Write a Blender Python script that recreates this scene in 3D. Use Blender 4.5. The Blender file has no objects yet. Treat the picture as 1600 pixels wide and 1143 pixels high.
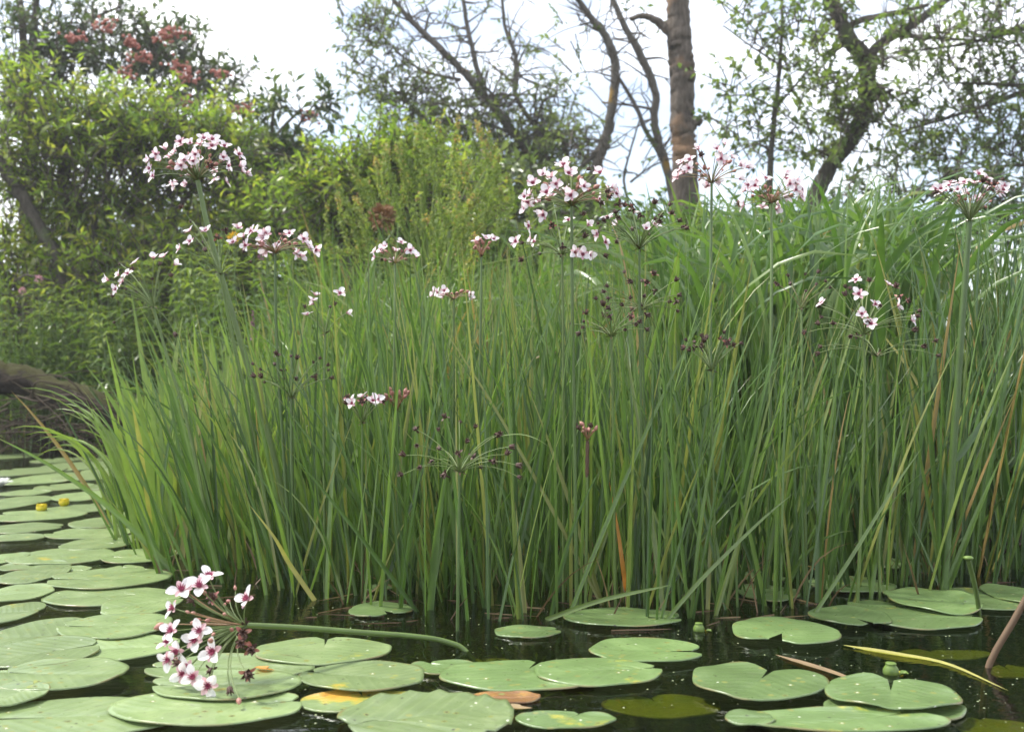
import bpy, math, random
import numpy as np
from mathutils import Vector

# ------------------------------------------------------------------ camera, sky, sun, exposure
SC = bpy.context.scene
COL = SC.collection
F = 1700.0            # focal length in photo pixels (photo 1600 wide)
H = 0.45              # eye height above the water, metres
HY = 600.0            # photo row of the horizon
camd = bpy.data.cameras.new('camera')
camd.sensor_width = 36.0
camd.lens = 36.0 * F / 1600.0
camd.shift_y = (HY - 571.5) / 1600.0
camd.clip_start = 0.05
camd.clip_end = 3000
camd.dof.use_dof = True
camd.dof.focus_distance = 2.15
camd.dof.aperture_fstop = 6.3
cam = bpy.data.objects.new('camera', camd)
COL.objects.link(cam)
cam.location = (0, 0, H)
cam.rotation_euler = (math.radians(90), 0, 0)
SC.camera = cam

SUN_EL, SUN_AZ = math.radians(58), math.radians(-72)   # azimuth from +Y, negative = to the left: high, from the side
world = bpy.data.worlds.new('World')
SC.world = world
world.use_nodes = True
wn, wl = world.node_tree.nodes, world.node_tree.links
wn.clear()
wo = wn.new('ShaderNodeOutputWorld')
bg = wn.new('ShaderNodeBackground'); bg.inputs['Strength'].default_value = 0.1
sky = wn.new('ShaderNodeTexSky'); sky.sky_type = 'NISHITA'; sky.sun_disc = False
sky.sun_elevation = SUN_EL; sky.sun_rotation = SUN_AZ
tc = wn.new('ShaderNodeTexCoord')
mp = wn.new('ShaderNodeMapping'); mp.inputs['Scale'].default_value = (1.0, 1.0, 2.0); mp.inputs['Location'].default_value = (0.35, 0.1, 0.55)
nz = wn.new('ShaderNodeTexNoise'); nz.inputs['Scale'].default_value = 3.2; nz.inputs['Detail'].default_value = 6; nz.inputs['Roughness'].default_value = 0.55
rp = wn.new('ShaderNodeValToRGB')
rp.color_ramp.elements[0].position = 0.42; rp.color_ramp.elements[0].color = (0.2, 0.2, 0.2, 1)
rp.color_ramp.elements[1].position = 0.6; rp.color_ramp.elements[1].color = (1, 1, 1, 1)
mx = wn.new('ShaderNodeMix'); mx.data_type = 'RGBA'
mx.inputs['B'].default_value = (11.6, 11.8, 12.2, 1)
wl.new(tc.outputs['Generated'], mp.inputs['Vector']); wl.new(mp.outputs[0], nz.inputs['Vector'])
wl.new(nz.outputs[0], rp.inputs[0]); wl.new(rp.outputs[0], mx.inputs['Factor'])
wl.new(sky.outputs[0], mx.inputs['A']); wl.new(mx.outputs['Result'], bg.inputs['Color']); wl.new(bg.outputs[0], wo.inputs[0])

sund = bpy.data.lights.new('sun', 'SUN'); sund.energy = 3.0; sund.angle = math.radians(8); sund.color = (1, 0.96, 0.88)
sun = bpy.data.objects.new('sun', sund); COL.objects.link(sun)
_sd = Vector((math.sin(SUN_AZ) * math.cos(SUN_EL), math.cos(SUN_AZ) * math.cos(SUN_EL), math.sin(SUN_EL)))
sun.rotation_euler = _sd.to_track_quat('Z', 'Y').to_euler()
sun.location = _sd * 30

vs = SC.view_settings
vs.view_transform = 'Standard'; vs.look = 'None'; vs.exposure = 1.18; vs.gamma = 1.0; vs.use_curve_mapping = False
cy = SC.cycles
cy.max_bounces = 7; cy.diffuse_bounces = 4; cy.glossy_bounces = 3; cy.transmission_bounces = 3; cy.transparent_max_bounces = 6
cy.caustics_reflective = False; cy.caustics_refractive = False
cy.use_denoising = True
cy.sample_clamp_indirect = 4.0

# ------------------------------------------------------------------ helpers
rng = np.random.default_rng(7)
random.seed(7)

def reseed(n):
    global rng
    rng = np.random.default_rng(n)

def P(px, py, d):
    """the point that stands d metres ahead and is seen at photo pixel px, py"""
    return np.array([(px - 800.0) / F * d, d, H + (HY - py) / F * d])

def WD(py, z=0.0):
    return (H - z) * F / (py - HY)

def W(px, py, z=0.0):
    return P(px, py, WD(py, z))

def nrm(v):
    v = np.asarray(v, float)
    return v / np.maximum(np.linalg.norm(v, axis=-1, keepdims=True), 1e-9)

def shore(x):
    return np.interp(x, [-30, -2.3, -1.5, -0.6, 0.6, 1.3, 1.8, 2.4, 30], [7.4, 7.4, 5.6, 4.3, 3.7, 3.3, 3.0, 2.8, 2.8])

def ground_z(x, y):
    x = np.asarray(x, float); y = np.asarray(y, float)
    k = y - shore(x)
    s = np.clip((k + 0.45) / 0.9, 0, 1); s = s * s * (3 - 2 * s)
    z = -0.5 + 0.62 * s + 0.18 * np.clip(k / 4, 0, 1)
    return z + 0.03 * np.sin(x * 3.1 + y * 1.7) * s

class MB:
    """collects geometry, links it as ONE mesh object"""
    def __init__(self):
        self.v, self.t, self.a, self.f, self.n = [], [], [], [], 0
    def add(self, verts, faces, tint=0.5, t=0.5, mi=0):
        verts = np.asarray(verts, float).reshape(-1, 3)
        n = len(verts)
        self.v.append(verts)
        self.t.append(np.broadcast_to(np.asarray(tint, float).ravel() if np.ndim(tint) else np.full(n, tint), (n,)))
        self.a.append(np.broadcast_to(np.asarray(t, float).ravel() if np.ndim(t) else np.full(n, t), (n,)))
        faces = np.asarray(faces, int)
        self.f.append((faces + self.n, np.broadcast_to(np.asarray(mi), (len(faces),))))
        self.n += n
    def mesh(self, name, mats, origin=(0, 0, 0), smooth=True):
        v = np.concatenate(self.v) - np.asarray(origin, float)
        me = bpy.data.meshes.new(name)
        me.vertices.add(len(v)); me.vertices.foreach_set('co', v.astype(np.float32).ravel())
        loops, starts, mi, c = [], [], [], 0
        for f, m in self.f:
            k = f.shape[1]
            loops.append(f.ravel()); starts.append(c + np.arange(len(f)) * k); mi.append(m); c += f.size
        loops = np.concatenate(loops); starts = np.concatenate(starts); mi = np.concatenate(mi)
        me.loops.add(len(loops)); me.loops.foreach_set('vertex_index', loops.astype(np.int32))
        me.polygons.add(len(starts)); me.polygons.foreach_set('loop_start', starts.astype(np.int32))
        me.polygons.foreach_set('material_index', mi.astype(np.int32))
        me.polygons.foreach_set('use_smooth', np.full(len(starts), smooth))
        for nm, arr in (('tint', self.t), ('along', self.a)):
            at = me.attributes.new(nm, 'FLOAT', 'POINT'); at.data.foreach_set('value', np.concatenate(arr).astype(np.float32))
        for m in (mats if isinstance(mats, (list, tuple)) else [mats]):
            me.materials.append(m)
        me.update(calc_edges=True)
        return me
    def build(self, name, mats, parent=None, origin=None, smooth=True):
        org = origin if origin is not None else (parent.location if parent is not None else (0, 0, 0))
        me = self.mesh(name, mats, org, smooth)
        o = bpy.data.objects.new(name, me); COL.objects.link(o)
        if parent is not None:
            o.parent = parent
            o.location = np.asarray(org) - np.asarray(parent.location)
        else:
            o.location = org
        return o

def obj(name, me, parent=None, loc=(0, 0, 0), quat=None):
    o = bpy.data.objects.new(name, me); COL.objects.link(o)
    o.parent = parent; o.location = loc
    if quat is not None:
        o.rotation_mode = 'QUATERNION'; o.rotation_quaternion = quat
    return o

def tag(o, label, cat, group=None, kind=None):
    o['label'] = label; o['category'] = cat
    if group: o['group'] = group
    if kind: o['kind'] = kind
    return o

def thing(name, label, cat, loc, group=None):
    o = bpy.data.objects.new(name, None); COL.objects.link(o); o.location = loc; o.empty_display_size = 0.05
    return tag(o, label, cat, group)

def tube(mb, pts, rad, sides=6, tint=0.5, mi=0, rough=0.0, cap=True):
    pts = np.asarray(pts, float); n = len(pts)
    rad = np.broadcast_to(np.asarray(rad, float), (n,))
    tan = nrm(np.gradient(pts, axis=0))
    up = np.array([0.0, 1.0, 0.0]) if abs(tan[0][1]) < 0.8 else np.array([1.0, 0, 0])
    u = nrm(np.cross(up, tan[0])); V = []
    for i in range(n):
        u = nrm(u - tan[i] * np.dot(u, tan[i])); w = np.cross(tan[i], u)
        a = np.arange(sides) * 2 * math.pi / sides
        rr = rad[i] * (1 + rough * rng.standard_normal(sides))
        V.append(pts[i] + np.outer(np.cos(a) * rr, u) + np.outer(np.sin(a) * rr, w))
    V = np.concatenate(V)
    i, j = np.meshgrid(np.arange(n - 1), np.arange(sides), indexing='ij')
    a = i * sides + j; b = i * sides + (j + 1) % sides
    q = np.stack([a, b, b + sides, a + sides], -1).reshape(-1, 4)
    al = np.repeat(np.linspace(0, 1, n), sides)
    mb.add(V, q, tint, al, mi)
    if cap:
        for k, c in ((0, pts[0]), (n - 1, pts[-1])):
            ring = V[k * sides:(k + 1) * sides]
            vv = np.vstack([ring, c]); ff = [[x, (x + 1) % sides, sides] for x in range(sides)]
            mb.add(vv, ff, tint, k / (n - 1), mi)

def smooth_path(pts, n):
    """Catmull-Rom through pts (rows may hold extra columns)"""
    p = np.asarray(pts, float)
    if len(p) == 2:
        t = np.linspace(0, 1, n)[:, None]; return p[0] * (1 - t) + p[1] * t
    q = np.vstack([2 * p[0] - p[1], p, 2 * p[-1] - p[-2]]); out = []
    for s in np.linspace(0, len(p) - 1 - 1e-9, n):
        i = int(s); t = s - i; a, b, c, d = q[i], q[i + 1], q[i + 2], q[i + 3]
        out.append(0.5 * (2 * b + (c - a) * t + (2 * a - 5 * b + 4 * c - d) * t * t + (3 * b - a - 3 * c + d) * t ** 3))
    return np.array(out)

def lathe(mb, prof, origin=(0, 0, 0), seg=16, tint=0.5, mi=0):
    prof = np.asarray(prof, float); n = len(prof)
    a = np.arange(seg) * 2 * math.pi / seg
    V = np.stack([np.outer(prof[:, 0], np.cos(a)), np.outer(prof[:, 0], np.sin(a)), np.repeat(prof[:, 1:2], seg, 1)], -1).reshape(-1, 3) + np.asarray(origin)
    i, j = np.meshgrid(np.arange(n - 1), np.arange(seg), indexing='ij')
    A = i * seg + j; B = i * seg + (j + 1) % seg
    mb.add(V, np.stack([A, B, B + seg, A + seg], -1).reshape(-1, 4), tint, 0.5, mi)

def blade_np(base, L, w, th0, th1, phi, face, twist, S=9, fold=0.34, power=2.0, tip=2.5, base_w=0.75):
    """N leaf blades: lean th0 grows to th0+th1 at the tip towards azimuth phi. -> verts (N,(S+1)*3,3), faces for one blade"""
    N = len(base); t = np.linspace(0, 1, S + 1)
    tm = (t[:-1] + t[1:]) / 2
    th = th0[:, None] + th1[:, None] * tm[None] ** power
    ca, sa = np.cos(phi)[:, None], np.sin(phi)[:, None]
    step = np.stack([np.sin(th) * ca, np.sin(th) * sa, np.cos(th)], -1) * (L / S)[:, None, None]
    cen = np.concatenate([np.zeros((N, 1, 3)), np.cumsum(step, 1)], 1) + base[:, None]
    tan = nrm(np.gradient(cen, axis=1))
    fa = face[:, None] + twist[:, None] * t[None]
    n0 = np.stack([np.cos(fa), np.sin(fa), np.zeros_like(fa)], -1)
    wv = nrm(np.cross(tan, n0)); nn = nrm(np.cross(wv, tan))
    prof = (base_w + (1 - base_w) * np.minimum(t / 0.3, 1)) * np.clip(1 - t ** tip, 0.02, 1)
    hw = (w / 2)[:, None] * prof[None]
    l = cen - wv * hw[..., None]; r = cen + wv * hw[..., None]; m = cen - nn * (hw * fold * 2)[..., None]
    V = np.stack([l, m, r], 2).reshape(N, -1, 3)
    f = []
    for i in range(S):
        for k in range(2):
            a = i * 3 + k; f.append([a, a + 1, a + 4, a + 3])
    return V, np.array(f), np.repeat(t, 3)

def add_blades(mb, V, f, t, tint):
    N, n = V.shape[:2]
    faces = (f[None] + (np.arange(N) * n)[:, None, None]).reshape(-1, 4)
    mb.add(V.reshape(-1, 3), faces, np.repeat(tint, n), np.tile(t, N))

def leaf_np(mb, pos, d, up, L, w, tint, mi=0, fold=0.25, wide=0.45, bend=0.12):
    N = len(pos)
    d = nrm(d); n = nrm(up - d * (up * d).sum(-1, keepdims=True)); s = np.cross(d, n)
    L = L[:, None]; w = w[:, None]
    base = pos; mid = pos + d * L * wide; tip = pos + d * L - n * L * bend
    l = mid + s * w * 0.5 + n * w * fold; r = mid - s * w * 0.5 + n * w * fold
    V = np.stack([base, l, mid, r, tip], 1).reshape(-1, 3)
    f0 = np.array([[0, 1, 2], [0, 2, 3], [1, 4, 2], [2, 4, 3]])
    mb.add(V, (f0[None] + (np.arange(N) * 5)[:, None, None]).reshape(-1, 3), np.repeat(tint, 5), np.tile([0, .45, .45, .45, 1.0], N), mi)

# ------------------------------------------------------------------ materials
MAT = {}
def nodes_of(name):
    m = bpy.data.materials.new(name); m.use_nodes = True; MAT[name] = m
    n, l = m.node_tree.nodes, m.node_tree.links
    return m, n, l, n['Principled BSDF'], n['Material Output']

def ramp(n, stops):
    r = n.new('ShaderNodeValToRGB'); e = r.color_ramp.elements
    while len(e) < len(stops): e.new(0.5)
    for i, (p, c) in enumerate(stops):
        e[i].position = p; e[i].color = (*c, 1)
    return r

def leaf_mat(name, stops, transl=0.35, rough=0.4, tcol=(1.25, 1.35, 0.6), noise=30, tipcol=None, spec=0.5, sheen=0.0):
    """leaf: colour from the blade's own tint, mottled, thin enough to let light through"""
    m, n, l, b, out = nodes_of(name)
    at = n.new('ShaderNodeAttribute'); at.attribute_name = 'tint'
    r = ramp(n, stops); l.new(at.outputs['Fac'], r.inputs[0])
    tx = n.new('ShaderNodeTexNoise'); tx.inputs['Scale'].default_value = noise; tx.inputs['Detail'].default_value = 3
    ge = n.new('ShaderNodeNewGeometry'); l.new(ge.outputs['Position'], tx.inputs['Vector'])
    mr = n.new('ShaderNodeMapRange'); mr.inputs[3].default_value = 0.72; mr.inputs[4].default_value = 1.28
    l.new(tx.outputs['Fac'], mr.inputs[0])
    mu = n.new('ShaderNodeMix'); mu.data_type = 'RGBA'; mu.blend_type = 'MULTIPLY'; mu.inputs['Factor'].default_value = 1
    l.new(r.outputs[0], mu.inputs['A']); l.new(mr.outputs[0], mu.inputs['B'])
    col = mu.outputs['Result']
    if tipcol:
        aa = n.new('ShaderNodeAttribute'); aa.attribute_name = 'along'
        r2 = ramp(n, tipcol[0]); l.new(aa.outputs['Fac'], r2.inputs[0])
        m2 = n.new('ShaderNodeMix'); m2.data_type = 'RGBA'; m2.inputs['B'].default_value = (*tipcol[1], 1)
        l.new(r2.outputs[0], m2.inputs['Factor']); l.new(col, m2.inputs['A']); col = m2.outputs['Result']
    l.new(col, b.inputs['Base Color']); b.inputs['Roughness'].default_value = rough
    b.inputs['Specular IOR Level'].default_value = spec
    tr = n.new('ShaderNodeBsdfTranslucent')
    tm = n.new('ShaderNodeMix'); tm.data_type = 'RGBA'; tm.blend_type = 'MULTIPLY'; tm.inputs['Factor'].default_value = 1
    tm.inputs['B'].default_value = (*tcol, 1); tm.clamp_result = False
    l.new(col, tm.inputs['A']); l.new(tm.outputs['Result'], tr.inputs['Color'])
    ms = n.new('ShaderNodeMixShader'); ms.inputs[0].default_value = transl
    l.new(b.outputs[0], ms.inputs[1]); l.new(tr.outputs[0], ms.inputs[2]); l.new(ms.outputs[0], out.inputs[0])
    return m

def plain_mat(name, col, rough=0.6, col2=None, scale=40, bump=0.0, transl=0, spec=0.4, stretch=None):
    m, n, l, b, out = nodes_of(name)
    b.inputs['Roughness'].default_value = rough; b.inputs['Specular IOR Level'].default_value = spec
    tcd = n.new('ShaderNodeTexCoord'); mpn = n.new('ShaderNodeMapping')
    if stretch: mpn.inputs['Scale'].default_value = stretch
    l.new(tcd.outputs['Object'], mpn.inputs[0])
    tx = n.new('ShaderNodeTexNoise'); tx.inputs['Scale'].default_value = scale; tx.inputs['Detail'].default_value = 6; tx.inputs['Roughness'].default_value = 0.65
    l.new(mpn.outputs[0], tx.inputs['Vector'])
    r = ramp(n, [(0.3, col), (0.7, col2 or tuple(c * 0.6 for c in col))]); l.new(tx.outputs['Fac'], r.inputs[0])
    l.new(r.outputs[0], b.inputs['Base Color'])
    if bump:
        bp = n.new('ShaderNodeBump'); bp.inputs['Strength'].default_value = bump; bp.inputs['Distance'].default_value = 0.02
        l.new(tx.outputs['Fac'], bp.inputs['Height']); l.new(bp.outputs[0], b.inputs['Normal'])
    if transl:
        tr = n.new('ShaderNodeBsdfTranslucent'); l.new(r.outputs[0], tr.inputs['Color'])
        ms = n.new('ShaderNodeMixShader'); ms.inputs[0].default_value = transl
        l.new(b.outputs[0], ms.inputs[1]); l.new(tr.outputs[0], ms.inputs[2]); l.new(ms.outputs[0], out.inputs[0])
    return m

STRAW, BROWN = (0.32, 0.22, 0.09), (0.16, 0.075, 0.03)
leaf_mat('rush', [(0, (0.04, 0.08, 0.022)), (0.5, (0.085, 0.155, 0.04)), (0.9, (0.155, 0.24, 0.062)), (0.955, (0.24, 0.25, 0.08)), (1, STRAW)], 0.36, 0.3, spec=.6, tipcol=([(0.9, (0, 0, 0)), (1.0, (.75, .75, .75))], (0.26, 0.2, 0.08)))
leaf_mat('pale_leaf', [(0, (0.13, 0.2, 0.05)), (0.6, (0.19, 0.27, 0.07)), (0.95, (0.26, 0.31, 0.09)), (1, STRAW)], 0.42, 0.4)
leaf_mat('reed', [(0, (0.055, 0.11, 0.032)), (0.5, (0.095, 0.17, 0.048)), (0.93, (0.17, 0.24, 0.075)), (1, STRAW)], 0.4, 0.3, spec=.6)
leaf_mat('sedge', [(0, (0.05, 0.1, 0.032)), (0.5, (0.085, 0.155, 0.045)), (0.88, (0.15, 0.21, 0.06)), (0.95, (0.25, 0.24, 0.06)), (1, STRAW)], 0.3, 0.3, spec=.6)
leaf_mat('meadow', [(0, (0.075, 0.14, 0.035)), (0.6, (0.13, 0.22, 0.05)), (0.96, (0.22, 0.28, 0.08)), (1, STRAW)], 0.4, 0.42)
leaf_mat('dead_blade', [(0, (0.1, 0.06, 0.035)), (0.5, (0.17, 0.11, 0.06)), (1, (0.3, 0.22, 0.11))], 0.2, 0.6)
leaf_mat('orange_blade', [(0, (0.5, 0.2, 0.04)), (1, (0.55, 0.27, 0.06))], 0.3, 0.5, tcol=(1.2, 1, 0.7))
leaf_mat('yellow_blade', [(0, (0.36, 0.33, 0.06)), (1, (0.42, 0.4, 0.12))], 0.35, 0.45)
leaf_mat('willow_leaf', [(0, (0.085, 0.145, 0.034)), (0.5, (0.15, 0.225, 0.045)), (0.9, (0.25, 0.31, 0.06)), (1, (0.3, 0.31, 0.07))], 0.58, 0.27)
leaf_mat('grey_willow_leaf', [(0, (0.07, 0.1, 0.045)), (0.6, (0.13, 0.17, 0.07)), (1, (0.2, 0.24, 0.09))], 0.52, 0.27)
leaf_mat('dark_leaf', [(0, (0.03, 0.06, 0.025)), (0.6, (0.07, 0.105, 0.045)), (1, (0.12, 0.155, 0.06))], 0.42, 0.36)
leaf_mat('alder_leaf', [(0, (0.08, 0.125, 0.04)), (0.6, (0.14, 0.195, 0.06)), (1, (0.22, 0.27, 0.08))], 0.55, 0.38)
leaf_mat('herb_leaf', [(0, (0.065, 0.115, 0.03)), (0.6, (0.115, 0.175, 0.045)), (1, (0.21, 0.27, 0.06))], 0.38, 0.27)
leaf_mat('dock_seed', [(0, (0.16, 0.23, 0.05)), (0.6, (0.24, 0.3, 0.07)), (0.9, (0.33, 0.33, 0.1)), (1, (0.4, 0.26, 0.12))], 0.45, 0.6)
leaf_mat('stem', [(0, (0.075, 0.13, 0.032)), (1, (0.13, 0.19, 0.05))], 0.15, 0.4)
leaf_mat('pedicel', [(0, (0.11, 0.18, 0.05)), (0.7, (0.16, 0.2, 0.06)), (1, (0.3, 0.15, 0.08))], 0.15, 0.45)
leaf_mat('petal', [(0, (0.9, 0.82, 0.85)), (1, (0.94, 0.92, 0.93))], 0.45, 0.5, tcol=(1, 0.92, 0.95), noise=200,
         tipcol=([(0.0, (1, 1, 1)), (0.32, (0, 0, 0))], (0.76, 0.45, 0.54)))
leaf_mat('sepal', [(0, (0.66, 0.38, 0.43)), (1, (0.8, 0.6, 0.62))], 0.35, 0.5, tcol=(1, 0.9, 0.9), noise=200)
leaf_mat('bud', [(0, (0.33, 0.12, 0.1)), (1, (0.48, 0.25, 0.19))], 0.15, 0.5, tcol=(1, 0.8, 0.8), noise=200)
plain_mat('flower_heart', (0.16, 0.015, 0.04), 0.5, (0.42, 0.08, 0.16), 150)
plain_mat('seed_head', (0.04, 0.018, 0.015), 0.6, (0.09, 0.045, 0.03), 300)
plain_mat('bract', (0.12, 0.06, 0.035), 0.6, (0.05, 0.03, 0.02), 200)
plain_mat('mud', (0.022, 0.02, 0.013), 0.85, (0.04, 0.032, 0.02), 6, 0.4)
plain_mat('nuphar_yellow', (0.72, 0.52, 0.02), 0.4, (0.55, 0.5, 0.04), 60, transl=0.15)
plain_mat('nuphar_green', (0.15, 0.22, 0.04), 0.4, (0.08, 0.14, 0.03), 140)
plain_mat('lily_white', (0.85, 0.86, 0.82), 0.45, (0.8, 0.82, 0.76), 30, transl=0.25)
plain_mat('twig', (0.07, 0.055, 0.04), 0.8, (0.11, 0.09, 0.07), 30)
plain_mat('dead_twig', (0.025, 0.018, 0.012), 0.9, (0.09, 0.07, 0.05), 9, 0.2, spec=.15)
plain_mat('berry', (0.55, 0.22, 0.17), 0.5, (0.45, 0.15, 0.11), 20, transl=.25)
plain_mat('purple', (0.3, 0.1, 0.24), 0.6, (0.42, 0.16, 0.32), 60, transl=0.2)
plain_mat('pink', (0.55, 0.25, 0.3), 0.6, (0.62, 0.36, 0.4), 60, transl=0.2)
plain_mat('yellow_flower', (0.75, 0.42, 0.02), 0.5, (0.7, 0.5, 0.03), 60, transl=0.2)
plain_mat('rust_seed', (0.2, 0.1, 0.045), 0.7, (0.3, 0.17, 0.08), 60)
plain_mat('speck', (0.34, 0.37, 0.24), 0.6, (0.3, 0.36, 0.14), 80)

def bark_mat(name, c1, c2, patch=None, pthr=0.6, pscale=4.0, stretch=(6, 6, 1.3)):
    m, n, l, b, out = nodes_of(name)
    tcd = n.new('ShaderNodeTexCoord'); mpn = n.new('ShaderNodeMapping'); mpn.inputs['Scale'].default_value = stretch
    l.new(tcd.outputs['Object'], mpn.inputs[0])
    tx = n.new('ShaderNodeTexNoise'); tx.inputs['Scale'].default_value = 5; tx.inputs['Detail'].default_value = 8; tx.inputs['Roughness'].default_value = 0.7
    l.new(mpn.outputs[0], tx.inputs['Vector'])
    r = ramp(n, [(0.32, c1), (0.68, c2)]); l.new(tx.outputs['Fac'], r.inputs[0]); col = r.outputs[0]
    if patch:
        t2 = n.new('ShaderNodeTexNoise'); t2.inputs['Scale'].default_value = pscale; t2.inputs['Detail'].default_value = 5
        l.new(tcd.outputs['Object'], t2.inputs['Vector'])
        r2 = ramp(n, [(pthr, (0, 0, 0)), (pthr + 0.06, (1, 1, 1))]); l.new(t2.outputs['Fac'], r2.inputs[0])
        mm = n.new('ShaderNodeMix'); mm.data_type = 'RGBA'; mm.inputs['B'].default_value = (*patch, 1)
        l.new(r2.outputs[0], mm.inputs['Factor']); l.new(col, mm.inputs['A']); col = mm.outputs['Result']
    l.new(col, b.inputs['Base Color']); b.inputs['Roughness'].default_value = 0.85; b.inputs['Specular IOR Level'].default_value = 0.2
    bp = n.new('ShaderNodeBump'); bp.inputs['Strength'].default_value = 1.0; bp.inputs['Distance'].default_value = 0.06
    l.new(tx.outputs['Fac'], bp.inputs['Height']); l.new(bp.outputs[0], b.inputs['Normal'])
    return m
bark_mat('bark', (0.05, 0.042, 0.033), (0.16, 0.14, 0.115), (0.12, 0.14, 0.07), 0.6)
bark_mat('lichen_bark', (0.09, 0.08, 0.065), (0.2, 0.18, 0.155), (0.36, 0.22, 0.05), 0.62, 3.0)
bark_mat('dead_bark', (0.07, 0.058, 0.048), (0.24, 0.195, 0.155), (0.32, 0.2, 0.12), 0.55, 1.6, (9, 9, 1.6))
bark_mat('mossy_bark', (0.012, 0.009, 0.006), (0.055, 0.04, 0.026), (0.05, 0.05, 0.014), 0.6, 2.5, (1.3, 6, 6))

# water: a mirror by Fresnel over dim tea-coloured depth
m, n, l, b, out = nodes_of('water')
n.remove(b)
lw = n.new('ShaderNodeFresnel'); lw.inputs['IOR'].default_value = 1.38
gl = n.new('ShaderNodeBsdfGlossy'); gl.inputs['Roughness'].default_value = 0.015; gl.inputs['Color'].default_value = (0.92, 0.95, 0.95, 1)
tp = n.new('ShaderNodeBsdfTransparent'); tp.inputs['Color'].default_value = (0.42, 0.42, 0.25, 1)
tcd = n.new('ShaderNodeTexCoord'); mpn = n.new('ShaderNodeMapping'); mpn.inputs['Scale'].default_value = (1.0, 2.2, 1)
l.new(tcd.outputs['Object'], mpn.inputs[0])
n1 = n.new('ShaderNodeTexNoise'); n1.inputs['Scale'].default_value = 5; n1.inputs['Detail'].default_value = 4
n2 = n.new('ShaderNodeTexNoise'); n2.inputs['Scale'].default_value = 38; n2.inputs['Detail'].default_value = 2
l.new(mpn.outputs[0], n1.inputs['Vector']); l.new(mpn.outputs[0], n2.inputs['Vector'])
ad = n.new('ShaderNodeMath'); ad.operation = 'MULTIPLY_ADD'; ad.inputs[1].default_value = 0.16
l.new(n2.outputs['Fac'], ad.inputs[0]); l.new(n1.outputs['Fac'], ad.inputs[2])
bp = n.new('ShaderNodeBump'); bp.inputs['Strength'].default_value = 0.2; bp.inputs['Distance'].default_value = 0.02
l.new(ad.outputs[0], bp.inputs['Height']); l.new(bp.outputs[0], gl.inputs['Normal']); l.new(bp.outputs[0], lw.inputs['Normal'])
ms = n.new('ShaderNodeMixShader'); l.new(lw.outputs[0], ms.inputs[0]); l.new(tp.outputs[0], ms.inputs[1]); l.new(gl.outputs[0], ms.inputs[2])
l.new(ms.outputs[0], out.inputs[0])

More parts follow.
